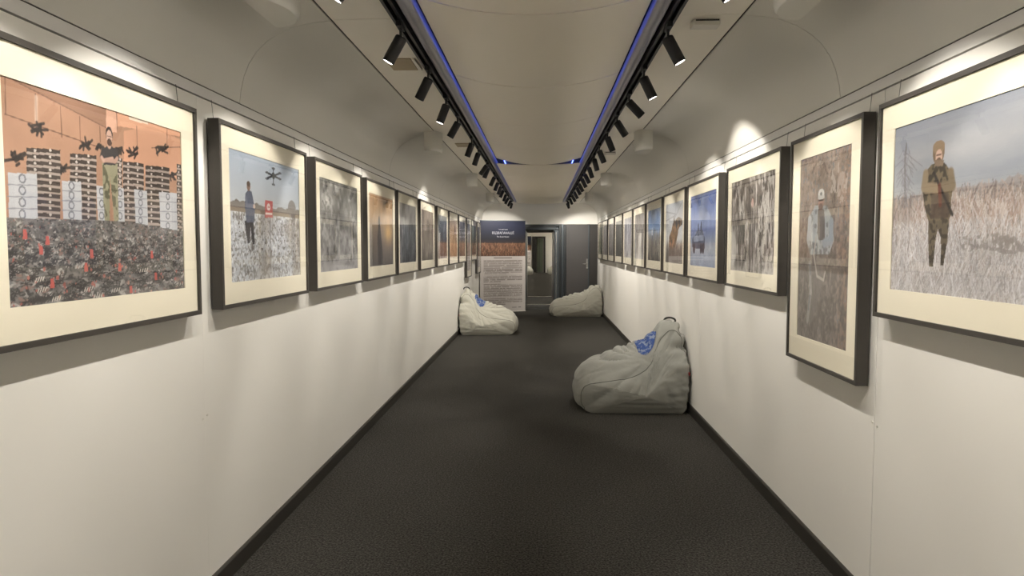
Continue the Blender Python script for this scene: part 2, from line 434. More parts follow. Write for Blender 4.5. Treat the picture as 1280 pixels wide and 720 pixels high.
# ------------------------------------------------------------------ painted prints (flat pictures)
class Pic:
    def __init__(s, w, h, nx, ny, seed=0):
        s.w, s.h, s.nx, s.ny = w, h, nx, ny
        s.X, s.Y = np.meshgrid((np.arange(nx) + .5) / nx * w, (np.arange(ny) + .5) / ny * h)
        s.a = np.zeros((ny, nx, 3)); s.rng = np.random.default_rng(seed)
    def mix(s, m, c, a=1.0):
        m = np.clip(m, 0, 1)[..., None] * a
        c = np.asarray(c, float) / 255
        s.a = s.a * (1 - m) + c * m
    def noise(s, fx, fy, oct=3):
        out = np.zeros_like(s.X); amp = 1; tot = 0
        for k in range(oct):
            gx, gy = s.X * fx * 2 ** k, s.Y * fy * 2 ** k
            g = s.rng.random((int(gy.max()) + 3, int(gx.max()) + 3))
            i, j = gy.astype(int), gx.astype(int); u, v = gx - j, gy - i
            u = u * u * (3 - 2 * u); v = v * v * (3 - 2 * v)
            out += amp * ((g[i, j] * (1 - u) + g[i, j + 1] * u) * (1 - v) + (g[i + 1, j] * (1 - u) + g[i + 1, j + 1] * u) * v)
            tot += amp; amp *= .6
        return out / tot
    def grad(s, stops):
        v = s.Y / s.h; ks = [k for k, _ in stops]
        for c in range(3):
            s.a[..., c] = np.interp(v, ks, [q[c] / 255 for _, q in stops])
    def vary(s, n, amt):
        s.a = np.clip(s.a * (1 + (n - .5)[..., None] * 2 * amt), 0, 1)
    def poly(s, pts, c, a=1.0):
        m = np.zeros(s.X.shape, bool); n = len(pts)
        for i in range(n):
            (x1, y1), (x2, y2) = pts[i], pts[(i + 1) % n]
            if y1 == y2: continue
            t = ((y1 > s.Y) != (y2 > s.Y)) & (s.X < (x2 - x1) * (s.Y - y1) / (y2 - y1) + x1)
            m ^= t
        s.mix(m.astype(float), c, a); return m
    def rect(s, x0, y0, x1, y1, c, a=1.0):
        s.mix(((s.X >= x0) & (s.X < x1) & (s.Y >= y0) & (s.Y < y1)).astype(float), c, a)
    def ell(s, x, y, rx, ry, c, a=1.0):
        s.mix((((s.X - x) / rx) ** 2 + ((s.Y - y) / ry) ** 2 < 1).astype(float), c, a)
    def line(s, pts, wd, c, a=1.0):
        for (x1, y1), (x2, y2) in zip(pts[:-1], pts[1:]):
            dx, dy = x2 - x1, y2 - y1; L = dx * dx + dy * dy + 1e-12
            t = np.clip(((s.X - x1) * dx + (s.Y - y1) * dy) / L, 0, 1)
            d = np.hypot(s.X - x1 - t * dx, s.Y - y1 - t * dy)
            s.mix(np.clip((wd - d) / (wd * .5 + 1e-9) + .5, 0, 1), c, a)
    def clutter(s, n, cols, y0, y1, r, elong=2.0, a=.9):
        for _ in range(n):
            y = y0 + (y1 - y0) * s.rng.random(); x = s.w * s.rng.random()
            k = (.35 + .65 * (y - y0) / max(1e-6, y1 - y0)) * r * (.5 + s.rng.random())
            c = cols[int(s.rng.integers(len(cols)))]
            ix0, ix1 = int(max(0, (x - k * elong) / s.w * s.nx - 1)), int((x + k * elong) / s.w * s.nx + 2)
            iy0, iy1 = int(max(0, (y - k) / s.h * s.ny - 1)), int((y + k) / s.h * s.ny + 2)
            sx, sy = s.X[iy0:iy1, ix0:ix1], s.Y[iy0:iy1, ix0:ix1]
            an = s.rng.normal() * .5
            ux = (sx - x) * math.cos(an) + (sy - y) * math.sin(an); uy = -(sx - x) * math.sin(an) + (sy - y) * math.cos(an)
            m = ((ux / (k * elong)) ** 2 + (uy / k) ** 2 < 1)[..., None] * a
            s.a[iy0:iy1, ix0:ix1] = s.a[iy0:iy1, ix0:ix1] * (1 - m) + np.asarray(c) / 255 * m
    def blades(s, n, cols, y0, y1, ln, wd, a=.8, lean=.5, x0=0, x1=None):
        for _ in range(n):
            y = y0 + (y1 - y0) * s.rng.random(); x = x0 + ((s.w if x1 is None else x1) - x0) * s.rng.random()
            l = ln * (.4 + s.rng.random()) * (.4 + .6 * (y - y0) / max(1e-6, y1 - y0))
            q = np.array([x + s.rng.normal() * l * lean, y - l])
            c = cols[int(s.rng.integers(len(cols)))]
            xa, xb = sorted((x, q[0])); 
            ix0, ix1 = int(max(0, (xa - wd) / s.w * s.nx - 1)), int((xb + wd) / s.w * s.nx + 2)
            iy0, iy1 = int(max(0, (y - l - wd) / s.h * s.ny - 1)), int((y + wd) / s.h * s.ny + 2)
            sx, sy = s.X[iy0:iy1, ix0:ix1], s.Y[iy0:iy1, ix0:ix1]
            if sx.size == 0: continue
            dx, dy = q[0] - x, q[1] - y; L = dx * dx + dy * dy
            t = np.clip(((sx - x) * dx + (sy - y) * dy) / L, 0, 1)
            m = (np.hypot(sx - x - t * dx, sy - y - t * dy) < wd)[..., None] * a
            s.a[iy0:iy1, ix0:ix1] = s.a[iy0:iy1, ix0:ix1] * (1 - m) + np.asarray(c) / 255 * m
    def seg(s, A, B, wd, c, a=1.0):
        ix0, ix1 = int(max(0, (min(A[0], B[0]) - wd) / s.w * s.nx - 1)), int((max(A[0], B[0]) + wd) / s.w * s.nx + 2)
        iy0, iy1 = int(max(0, (min(A[1], B[1]) - wd) / s.h * s.ny - 1)), int((max(A[1], B[1]) + wd) / s.h * s.ny + 2)
        sx, sy = s.X[iy0:iy1, ix0:ix1], s.Y[iy0:iy1, ix0:ix1]
        if sx.size == 0: return
        dx, dy = B[0] - A[0], B[1] - A[1]; L = dx * dx + dy * dy + 1e-12
        t = np.clip(((sx - A[0]) * dx + (sy - A[1]) * dy) / L, 0, 1)
        m = (np.hypot(sx - A[0] - t * dx, sy - A[1] - t * dy) < wd)[..., None] * a
        s.a[iy0:iy1, ix0:ix1] = s.a[iy0:iy1, ix0:ix1] * (1 - m) + np.asarray(c) / 255 * m
    def linear(s):
        a = np.clip(s.a, 0, 1)
        g = a.mean(-1, keepdims=True)
        a = 0.045 + 0.90 * (g + (a - g) * 0.80)
        return np.where(a <= .04045, a / 12.92, ((a + .055) / 1.055) ** 2.4)

def print_mesh(name, pic, parent, x0, z1, y, gain=1.0, two=None):
    """grid in local XZ, colour per vertex; x0 = left edge, z1 = top edge"""
    nx, ny = pic.nx, pic.ny
    xs = x0 + np.arange(nx) / (nx - 1) * pic.w; zs = z1 - np.arange(ny) / (ny - 1) * pic.h
    X, Z = np.meshgrid(xs, zs)
    co = np.stack([X, np.full_like(X, y), Z], -1).reshape(-1, 3)
    idx = np.arange(nx * ny).reshape(ny, nx)
    q = np.stack([idx[1:, :-1], idx[1:, 1:], idx[:-1, 1:], idx[:-1, :-1]], -1).reshape(-1, 4)
    me = bpy.data.meshes.new(name)
    me.vertices.add(len(co)); me.vertices.foreach_set('co', co.ravel())
    me.loops.add(q.size); me.loops.foreach_set('vertex_index', q.ravel().astype(np.int32))
    me.polygons.add(len(q)); me.polygons.foreach_set('loop_start', np.arange(0, q.size, 4, dtype=np.int32))
    me.update(calc_edges=True)
    at = me.color_attributes.new('print_colour', 'FLOAT_COLOR', 'POINT')
    c = np.ones((nx * ny, 4)); c[:, :3] = np.clip(pic.linear().reshape(-1, 3) * gain, 0, 1)
    at.data.foreach_set('color', c.ravel())
    me.materials.append(M['prnt'])
    o = bpy.data.objects.new(name, me)
    return link(o, parent)

FX = 1.325; ZT = 2.043
PW, PH = 0.868, 0.592      # landscape print window
TW, TH = 0.565, 0.880      # tall print window

def tracer(side, near, width, pw):
    """pixel of the photograph -> metres on that print (x right, y down)"""
    s = -1 if side == 'L' else 1
    def f(px, py):
        P = on_x(px, py, s * (FX + 0.012))
        c = near + width / 2
        x = (P[1] - c) * (1 if s < 0 else -1) + pw / 2
        return (x, (ZT - 0.108) - P[2])
    return f

def drone_scribble(p, t, cx, cy, r, c=(45, 38, 36)):
    for k in range(9):
        a = p.rng.random() * 6.28; rr = r * (.5 + .6 * p.rng.random())
        q = (cx + rr * math.cos(a), cy + rr * .8 * math.sin(a))
        p.line([t(cx + p.rng.normal() * r * .25, cy + p.rng.normal() * r * .25), t(*q)], .004, c, .85)

def pic_L1():
    t = tracer('L', 1.59, 1.08, PW)
    p = Pic(PW, PH, 360, 246, 1)
    p.grad([(0, (178, 126, 94)), (.4, (190, 138, 106)), (1, (174, 120, 92))])
    p.vary(p.noise(5, 5, 3), .08)
    p.poly([t(4, 80), t(18, 101), t(76, 131), t(133, 160), t(133, 120)], (150, 104, 78), .75)
    p.poly([t(133, 110), t(133, 165), t(146, 166), t(148, 120)], (232, 172, 140))
    p.poly([t(146, 115), t(147, 158), t(192, 165), t(230, 172), t(230, 150)], (238, 168, 128))
    p.poly([t(160, 140), t(162, 150), t(185, 156), t(186, 148)], (246, 220, 196))
    p.poly([t(155, 164), t(155, 215), t(228, 225), t(228, 176), t(190, 158)], (228, 160, 122), .85)
    for a, b in (((18, 101), (133, 160)), ((7, 143), (120, 183)), ((45, 118), (47, 160)), ((76, 133), (78, 172)), ((100, 146), (101, 178)), ((146, 140), (147, 162)), ((171, 158), (172, 190)), ((190, 185), (228, 184)), ((209, 160), (209, 185)), ((125, 158), (126, 178)), ((7, 95), (8, 143))):
        p.line([t(*a), t(*b)], .0018, (110, 72, 54), .8)
    p.line([t(46, 122), t(46, 150)], .006, (214, 190, 170), .6)
    for x, y, w in ((49, 160, 13), (106, 180, 11), (20, 198, 14), (80, 212, 8), (167, 190, 11), (202, 188, 10), (150, 188, 7), (216, 220, 7), (124, 184, 5)):
        drone_scribble(p, t, x, y, w)
    def stack(x0, x1, y0, y1, per=7.6):
        y = y0; k = 0
        sk = -.0 
        while y < y1:
            p.poly([t(x0, y), t(x0 + (x1 - x0) * .55, y + 1), t(x1, y + 3), t(x1, y + 3 + per * .62), t(x0 + (x1 - x0) * .55, y + 1 + per * .62), t(x0, y + per * .62)], (70, 58, 52))
            p.poly([t(x0, y + per * .62), t(x0 + (x1 - x0) * .55, y + 1 + per * .62), t(x1, y + 3 + per * .62), t(x1, y + 3 + per), t(x0 + (x1 - x0) * .55, y + 1 + per), t(x0, y + per)], (172, 154, 142))
            for q in (.25, .7):
                X, Y = t(x0 + (x1 - x0) * q, y + 3.2)
                p.ell(X, Y, .005, .004, (200, 190, 182))
            y += per
    stack(34, 76, 185, 276, 8); stack(88, 121, 192, 276, 7.6); stack(144, 153, 196, 276, 7.2); stack(154, 180, 202, 280, 7.4); stack(182, 212, 207, 284, 7.4); stack(221, 231, 205, 287, 7.2)
    def white(x0, x1, y0, y1, n):
        p.poly([t(x0, y0), t(x1, y0 + 1.5), t(x1 + 1, y1), t(x0 + 2, y1)], (192, 194, 200))
        for i in range(n):
            y = y0 + (y1 - y0) * (i + 1) / n
            p.line([t(x0, y), t(x1, y + 1)], .0014, (140, 140, 150))
            X, Y = t((x0 + x1) / 2, y - (y1 - y0) / n * .5)
            p.ell(X, Y, .013, .013, (120, 122, 132)); p.ell(X, Y, .008, .008, (190, 192, 200))
    white(10.5, 47, 216, 275, 4); white(78, 102, 226, 275, 4); white(121, 134, 232, 277, 3); white(146, 155, 234, 277, 3); white(168, 184, 237, 281, 4); white(199, 221, 240, 288, 4)
    # standing person: camouflage trousers, dark shirt, crossed arms
    p.poly([t(128, 204), t(147, 205), t(149, 276), t(143, 276), t(138, 220), t(137.5, 276), t(131, 276)], (150, 146, 112))
    m = (p.noise(55, 45, 2) > .55)
    X0, Y0_ = t(129, 206); X1, Y1 = t(148, 274)
    m &= (p.X > X0) & (p.X < X1) & (p.Y > Y0_) & (p.Y < Y1) & (np.abs(p.a[..., 0] * 255 - 150) < 6)
    p.mix(m.astype(float), (100, 98, 72))
    p.poly([t(129.5, 187), t(134, 183), t(140.5, 183), t(145, 188), t(145, 207), t(130, 206)], (58, 55, 56)); p.line([t(130, 188), t(128, 196)], .010, (58, 55, 56)); p.line([t(145, 189), t(147, 197)], .010, (58, 55, 56))
    p.line([t(127.5, 197), t(130, 201), t(141, 198.5)], .0065, (200, 156, 134)); p.line([t(147, 198), t(144, 202), t(133, 200.5)], .0065, (188, 144, 124)); p.line([t(137, 179), t(137, 183)], .009, (196, 152, 130))
    X, Y = t(137, 172); p.ell(X, Y - .008, .0175, .026, (50, 38, 34)); p.ell(X, Y, .0145, .023, (205, 160, 138)); p.ell(X, Y + .016, .012, .012, (80, 56, 46)); p.rect(X - .012, Y - .004, X + .012, Y - .001, (90, 64, 54))
    # floor full of small drones
    fl = [t(5, 272), t(120, 275), t(160, 277), t(200, 284), t(233, 290), t(236, 370), t(10, 395)]
    m = p.poly(fl, (112, 107, 104))
    yf = t(100, 274)[1]
    b = p.a.copy(); keep = ~m
    p.vary(p.noise(40, 70, 3), .35)
    drk = [(70, 68, 68), (88, 85, 84), (60, 57, 57), (104, 99, 96)]; lgt = [(158, 153, 148), (132, 126, 122), (182, 176, 170), (146, 112, 102), (120, 122, 122)]
    p.clutter(2600, drk * 2 + lgt, yf - .006, yf + (PH - yf) * .55, .0042, 2.2)
    p.clutter(900, drk + lgt, yf + (PH - yf) * .3, PH, .0050, 3.0)
    for k in range(260):
        y = yf + (PH - yf) * p.rng.random() ** .8; x = PW * p.rng.random(); r = .008 + .02 * (y - yf) / (PH - yf); an = p.rng.random() * 3
        for q in range(3):
            p_ = an + q * 1.05
            p.seg((x - r * math.cos(p_), y - r * .45 * math.sin(p_)), (x + r * math.cos(p_), y + r * .45 * math.sin(p_)), .0016, (56, 53, 53), .85)
    p.clutter(90, [(190, 92, 82), (204, 110, 96), (168, 80, 72), (196, 140, 120)], yf, PH, .0055, .9)
    p.a[keep] = b[keep]
    for x, y in ((66, 353), (115, 316), (150, 333), (190, 318), (195, 345), (164, 361), (52, 312), (108, 333), (32, 292), (60, 300)):
        X, Y = t(x, y); p.poly([(X - .008, Y + .014), (X - .006, Y - .012), (X + .006, Y - .012), (X + .009, Y + .014)], (212, 84, 74))
    for x, y in ((106, 364), (118, 372), (48, 365), (66, 376), (140, 365), (175, 340), (222, 357), (45, 352)):
        for k in range(4):
            X, Y = t(x + k * 3, y - k * .6); p.line([(X, Y), (X + .006, Y - .010)], .0018, (214, 206, 192))
    return p

def pic_L2():
    t = tracer('L', 2.855, 1.08, PW); p = Pic(PW, PH, 300, 205, 2)
    p.grad([(0, (168, 184, 206)), (.3, (186, 196, 208)), (.52, (206, 208, 208)), (.56, (190, 186, 180)), (1, (190, 192, 198))])
    p.vary(p.noise(3, 5, 3), .06)
    yh = t(330, 267)[1]
    p.mix(((p.Y > yh - .05 - .04 * p.noise(14, 2, 3) + .03) & (p.Y < yh + .01)).astype(float), (120, 108, 98), .85)
    p.rect(0, yh - .015, PW, yh + .012, (140, 118, 98), .8)
    X, Y = t(365, 262); p.ell(X, Y, .06, .05, (124, 116, 110), .8)
    g = p.Y > yh + .005
    n = p.noise(52, 62, 4)
    b = p.a.copy()
    p.mix(np.ones_like(p.X), (190, 196, 206)); p.mix(np.clip((n - .50) * 9, 0, 1), (128, 122, 116), .8); p.mix(np.clip((p.noise(90, 90, 2) - .56) * 8, 0, 1), (222, 226, 232)); p.mix(np.clip((p.noise(80, 70, 2) - .64) * 8, 0, 1), (96, 90, 84), .8)
    p.mix(np.clip((p.noise(5, 6, 2) - .55) * 4, 0, 1), (150, 134, 118), .5)
    p.a[~g] = b[~g]
    p.line([t(338, 270), t(338.5, 335)], .0035, (120, 116, 114))
    p.poly([t(331.5, 250), t(341, 251.5), t(341, 272), t(331.5, 272)], (204, 74, 74))
    X, Y = t(336, 259); p.ell(X, Y, .022, .018, (236, 220, 214)); p.ell(X - .007, Y, .005, .005, (190, 60, 60)); p.ell(X + .007, Y, .005, .005, (190, 60, 60))
    p.line([t(332.5, 267), t(340, 267.5)], .005, (236, 220, 214))
    p.poly([t(306, 276), t(317, 276), t(319, 305), t(316, 305), t(313.5, 282), t(312.5, 304), t(310, 304)], (38, 36, 40))
    p.poly([t(307, 242), t(311, 237), t(315, 240), t(317, 250), t(319, 262), t(318, 278), t(308.5, 278), t(306.5, 258)], (78, 88, 116))
    p.line([t(308, 248), t(309, 258), t(318, 258)], .011, (104, 112, 138)); X, Y = t(318, 258); p.ell(X, Y, .012, .010, (220, 190, 170))
    X, Y = t(311, 233); p.ell(X, Y, .020, .022, (150, 112, 92)); X, Y = t(311, 230); p.ell(X, Y, .020, .013, (92, 66, 52))
    for a, b_ in (((334, 216), (350, 224)), ((334, 223), (350, 217)), ((342, 212), (342, 231))):
        p.line([t(*a), t(*b_)], .005, (52, 54, 60))
    for x, y in ((334, 216), (350, 224), (334, 223.5), (350, 217), (342, 211), (342, 231)):
        X, Y = t(x, y); p.ell(X, Y, .022, .006, (70, 72, 80))
    X, Y = t(342, 220); p.ell(X, Y, .020, .018, (42, 44, 50))
    return p

def pic_R1():
    t = tracer('R', 1.63, 1.08, PW); p = Pic(PW, PH, 300, 205, 3)
    p.grad([(0, (140, 146, 160)), (.22, (170, 172, 178)), (.35, (154, 160, 170)), (.5, (172, 174, 178)), (1, (196, 190, 188))])
    n = p.noise(2.2, 9, 4); p.mix(np.clip((n - .5) * 4, 0, 1), (190, 190, 192), .6); p.mix(np.clip((.42 - n) * 5, 0, 1), (136, 144, 160), .6)
    yh = t(1200, 252)[1]
    ridge = yh - .02 - .035 * p.noise(30, 1, 4) - .04 * np.clip(p.X / PW - .35, 0, 1)
    p.mix((p.Y > ridge).astype(float), (150, 140, 136), .85)
    p.mix((p.Y > yh + .0).astype(float), (172, 158, 152))
    b = p.a.copy(); keep = p.Y < ridge - .015
    p.blades(500, [(150, 132, 124), (112, 98, 94), (184, 160, 146)], yh - .03, yh + .05, .05, .0022, .7)
    p.blades(900, [(176, 150, 138), (190, 176, 168), (206, 196, 192), (150, 126, 114)], yh + .0, yh + .12, .06, .0022, .75, x0=.15)
    p.blades(3300, [(206, 202, 204), (190, 186, 188), (222, 220, 224), (172, 166, 166), (148, 142, 140), (200, 194, 192)], yh + .07, PH + .04, .055, .0018, .75)
    for x, y, rx in ((1240, 302, .11), (1262, 306, .08), (1210, 304, .04)):
        X, Y = t(x, y); 
        m = (((p.X - X) / rx) ** 2 + ((p.Y - Y) / .025) ** 2 < 1) & (p.noise(70, 60, 2) > .5); p.mix(m.astype(float), (138, 130, 126), .7)
    # bare birch
    p.line([t(1131, 252), t(1131, 205), t(1133, 180)], .0035, (110, 104, 106), .9)
    for k in range(46):
        y = 186 + 60 * p.rng.random(); x = 1131 + p.rng.normal() * 3
        p.line([t(x, y), t(x + p.rng.normal() * 9, y + 10 + 8 * p.rng.random())], .0014, (128, 122, 126), .75)
    # walking figure in camouflage with a rifle
    coat, dk, lt = (112, 96, 72), (78, 68, 54), (150, 128, 98)
    p.poly([t(1160, 272), t(1186, 272), t(1184, 300), t(1179, 331), t(1175, 331), t(1176, 298), t(1172, 286), t(1169, 300), t(1166, 333), t(1161, 333), t(1160, 300)], (104, 90, 70))
    p.poly([t(1165, 205), t(1180, 203), t(1187, 212), t(1190, 232), t(1188, 270), t(1184, 276), t(1160, 276), t(1156, 262), t(1153, 240), t(1156, 216)], coat)
    m = (p.noise(60, 60, 2) > .52) & (np.abs(p.a[..., 0] * 255 - coat[0]) < 14) & (np.abs(p.a[..., 2] * 255 - coat[2]) < 10)
    p.mix(m.astype(float), (66, 58, 46))
    p.poly([t(1164, 240), t(1186, 240), t(1186, 272), t(1163, 274)], (84, 66, 54), .75)
    p.line([t(1157, 218), t(1155, 234), t(1172, 236)], .017, lt); p.line([t(1188, 216), t(1190, 232), t(1176, 236)], .017, (126, 108, 82))
    p.line([t(1167, 216), t(1180, 246), t(1190, 268)], .006, (48, 42, 40)); p.line([t(1174, 232), t(1175, 256)], .009, (110, 58, 44))
    X, Y = t(1173, 191); p.ell(X, Y, .033, .040, (124, 100, 74)); p.ell(X, Y - .018, .034, .022, (150, 122, 90)); p.ell(X + .002, Y + .014, .019, .024, (206, 166, 146)); p.ell(X + .002, Y + .028, .015, .012, (110, 80, 64)); p.rect(X - .012, Y + .006, X + .016, Y + .009, (120, 88, 74))
    p.poly([t(1167, 200), t(1180, 200), t(1178, 208), t(1169, 208)], (128, 106, 84))
    return p

def pic_R2():
    t = tracer('R', 2.835, 0.80, TW); p = Pic(TW, TH, 200, 310, 4)
    p.grad([(0, (150, 128, 112)), (.35, (136, 118, 106)), (.6, (104, 94, 86)), (1, (112, 102, 96))])
    n = p.noise(50, 40, 4); p.mix(np.clip((n - .5) * 5, 0, 1), (170, 150, 137), .6); p.mix(np.clip((.45 - n) * 6, 0, 1), (88, 77, 70), .65)
    p.mix(np.clip(.45 - p.Y / TH, 0, 1) * 2 * (p.noise(70, 55, 3) > .54), (186, 164, 146), .6)
    p.vary(p.noise(24, 5, 3), .14)
    p.blades(260, [(150, 134, 124), (92, 82, 76), (128, 114, 106)], TH * .55, TH * 1.05, .07, .0016, .6)
    for x, y, r in ((1045, 222, .05), (1052, 235, .05), (1055, 225, .04), (1040, 230, .03)):
        X, Y = t(x, y); m = (((p.X - X) / r) ** 2 + ((p.Y - Y) / (r * 1.4)) ** 2 < 1) & (p.noise(60, 40, 2) > .5); p.mix(m.astype(float), (200, 186, 174), .8)
    p.mix(np.clip((p.X / TW - .72) * 4, 0, 1) * (n > .5), (170, 120, 92), .5)
    # figure in a pale coat and white cap
    c1, c2 = (160, 164, 166), (122, 124, 126)
    p.poly([t(1012, 318), t(1030, 322), t(1027, 360), t(1014, 404), t(1008, 402), t(1012, 360)], (122, 112, 106), .7)
    p.line([t(1012, 330), t(1013, 365), t(1009, 400)], .016, (176, 170, 166), .65)
    p.poly([t(1019, 257), t(1033, 257), t(1040, 272), t(1042, 300), t(1036, 318), t(1012, 318), t(1008, 300), t(1011, 272)], c1)
    m = (p.noise(45, 30, 2) > .56) & (np.abs(p.a[..., 0] * 255 - c1[0]) < 6); p.mix(m.astype(float), c2)
    p.poly([t(1022, 262), t(1030, 262), t(1031, 300), t(1021, 300)], (96, 84, 78), .85)
    p.line([t(1012, 275), t(1011, 295), t(1020, 298)], .022, (172, 178, 182)); p.line([t(1039, 278), t(1038, 300), t(1030, 304)], .022, (146, 156, 166))
    p.line([t(1020, 296), t(1017, 318), t(1021, 345), t(1029, 350), t(1031, 340)], .007, (188, 176, 164), .85)
    X, Y = t(1026, 250); p.ell(X, Y + .010, .031, .042, (176, 134, 116)); p.ell(X, Y + .034, .024, .018, (120, 92, 80)); p.ell(X, Y - .024, .036, .028, (222, 220, 214)); p.poly([(X - .036, Y - .022), (X + .036, Y - .022), (X + .040, Y - .006), (X - .034, Y - .004)], (206, 204, 198)); p.ell(X, Y - .028, .012, .008, (130, 130, 128)); p.rect(X - .026, Y - .003, X + .028, Y + .006, (74, 60, 56))
    return p

def streaks(p, cols, n, ln, wd, y0, y1, a=.6, lean=.08):
    p.blades(n, cols, y0, y1, ln, wd, a, lean)

def pic_forest(seed, w, h, nx, ny, base, dark, light, fx=26, fy=16, cut=.5, tall=0):
    p = Pic(w, h, nx, ny, seed)
    p.grad([(0, base[0]), (.5, base[1]), (1, base[2])])
    n = p.noise(fx, fy, 4)
    p.mix(np.clip((n - cut) * 6, 0, 1), light, .75); p.mix(np.clip((cut - .07 - n) * 7, 0, 1), dark, .8)
    if tall:
        p.blades(tall, [dark, light, base[1]], h * .35, h * 1.1, h * .45, w * .006, .65, .12)
    return p

def pic_L3():
    p = pic_forest(5, PW, PH, 150, 104, ((112, 110, 104), (104, 102, 100), (150, 148, 150)), (62, 60, 58), (172, 170, 166), 20, 20)
    t = tracer('L', 4.08, 1.08, PW)
    X, Y = t(409, 252); p.mix(np.clip(1 - np.hypot((p.X - X) / .16, (p.Y - Y) / .07), 0, 1) * (p.noise(40, 40, 2) > .42), (226, 222, 214), .9)
    p.mix(np.clip((p.X / PW - .35) * 3, 0, 1) * np.clip(1.2 - p.Y / PH * 2.2, 0, 1) * (p.noise(12, 12, 3) > .42), (74, 74, 72), .7)
    p.mix(np.clip((p.Y / PH - .8) * 6, 0, 1), (166, 164, 168), .6)
    return p
def pic_L4():
    p = Pic(PW, PH, 130, 90, 6)
    p.grad([(0, (206, 156, 104)), (.35, (206, 164, 118)), (.5, (150, 128, 108)), (1, (96, 90, 90))])
    p.mix(np.exp(-(((p.X / PW - .80) / .16) ** 2 + ((p.Y / PH - .52) / .14) ** 2)), (246, 188, 104), .9)
    p.mix(np.clip((.16 - p.Y / PH) * 8, 0, 1) * (p.noise(9, 12, 3) > .5), (156, 108, 72), .5)
    p.line([(PW * .6, PH * .10), (PW * .78, PH * .05)], .012, (120, 90, 66), .7)
    u = lambda x, y: (PW * x, PH * y)
    p.poly([u(.33, .98), u(.32, .6), u(.36, .42), u(.40, .34), u(.44, .42), u(.49, .6), u(.56, .98)], (72, 66, 68), .92)
    p.ell(PW * .40, PH * .37, .035, .045, (66, 60, 62)); p.vary(p.noise(14, 9, 3), .10)
    return p
def pic_R3():
    p = pic_forest(7, PW, PH, 170, 118, ((104, 92, 82), (116, 106, 98), (130, 122, 116)), (48, 44, 42), (226, 220, 214), 40, 13, .53)
    p.mix((p.noise(46, 22, 3) > .53) * np.clip((p.X / PW - .45) * 4, 0, 1), (214, 208, 200), .7)
    for x, w_ in ((.2, .012), (.47, .02), (.53, .01), (.3, .008)):
        p.line([(PW * x, PH * .35), (PW * (x + .015), PH)], w_, (70, 62, 58), .8)
    p.ell(PW * .52, PH * .25, .030, .026, (82, 72, 62)); p.ell(PW * .52, PH * .275, .021, .026, (190, 150, 138)); p.mix(np.clip(1.4 - np.hypot((p.X - PW * .25) / .06, (p.Y - PH * .33) / .05), 0, 1) * (p.noise(60, 50, 2) > .42), (216, 210, 202), .9)
    p.mix(np.clip(1 - np.hypot((p.X - PW * .02) / .13, (p.Y - PH * .75) / .15), 0, 1) * 3, (226, 222, 214), .8)
    p.mix(np.clip((p.Y / PH - .84) * 7, 0, 1) * (p.noise(30, 20, 2) > .4), (206, 200, 192), .6)
    return p
def pic_R4():
    p = Pic(PW, PH, 130, 90, 8)
    p.grad([(0, (70, 92, 160)), (.2, (104, 126, 190)), (.45, (130, 150, 204)), (.5, (96, 112, 170)), (.62, (140, 156, 190)), (.75, (176, 190, 210)), (1, (132, 150, 186))])
    p.mix(np.exp(-((p.X / PW - .45) / .14) ** 2) * np.clip(.6 - p.Y / PH, 0, 1) * 2, (168, 186, 226), .7)
    p.mix((np.clip(.22 - p.Y / PH, 0, 1) * 6) * (p.noise(14, 20, 3) > .5), (60, 78, 140), .6)
    u = lambda x, y: (PW * x, PH * y)
    p.poly([u(.08, .73), u(.08, .6), u(.2, .57), u(.25, .5), u(.5, .5), u(.56, .58), u(.6, .62), u(.6, .76), u(.3, .76)], (74, 84, 112))
    p.poly([u(.12, .6), u(.3, .56), u(.55, .57), u(.55, .64), u(.14, .66)], (150, 162, 190), .8)
    for x in (.16, .45, .53): p.ell(PW * x, PH * .75, .04, .045, (44, 50, 70))
    for x, y in ((.33, .44), (.44, .42)):
        p.ell(PW * x, PH * y, .018, .022, (60, 62, 80)); p.rect(PW * (x - .03), PH * (y + .03), PW * (x + .03), PH * (y + .14), (58, 66, 92))
    p.vary(p.noise(16, 12, 3), .14)
    return p
def pic_R5():
    p = Pic(PW, PH, 130, 90, 9)
    p.grad([(0, (196, 202, 214)), (.6, (222, 222, 222)), (.72, (170, 160, 150)), (1, (110, 100, 94))])
    u = lambda x, y: (PW * x, PH * y)
    for a, b in (((.0, .12), (.6, .2)), ((.0, .28), (.55, .22)), ((.55, .25), (.95, .02)), ((.55, .25), (.6, .0))): p.line([u(*a), u(*b)], .005, (128, 130, 140), .8)
    p.poly([u(.2, .72), u(.22, .55), u(.36, .45), u(.42, .34), u(.55, .3), u(.7, .36), u(.74, .5), u(.66, .62), u(.6, .72), u(.4, .78)], (124, 98, 70))
    p.poly([u(.55, .38), u(.6, .28), u(.75, .25), u(.95, .3), u(.95, .38), u(.8, .42), u(.72, .48)], (62, 60, 54))
    m = (p.noise(26, 26, 2) > .52) & (p.a[..., 2] < .36) & (p.Y < PH * .78); p.mix(m.astype(float), (176, 130, 84), .8)
    p.line([u(.25, .66), u(.4, .72), u(.5, .62)], .02, (206, 140, 92)); p.ell(PW * .5, PH * .32, .035, .05, (90, 76, 62))
    p.blades(160, [(96, 88, 84), (140, 128, 118), (78, 70, 68)], PH * .75, PH * 1.1, .16, .006, .8, .2)
    return p
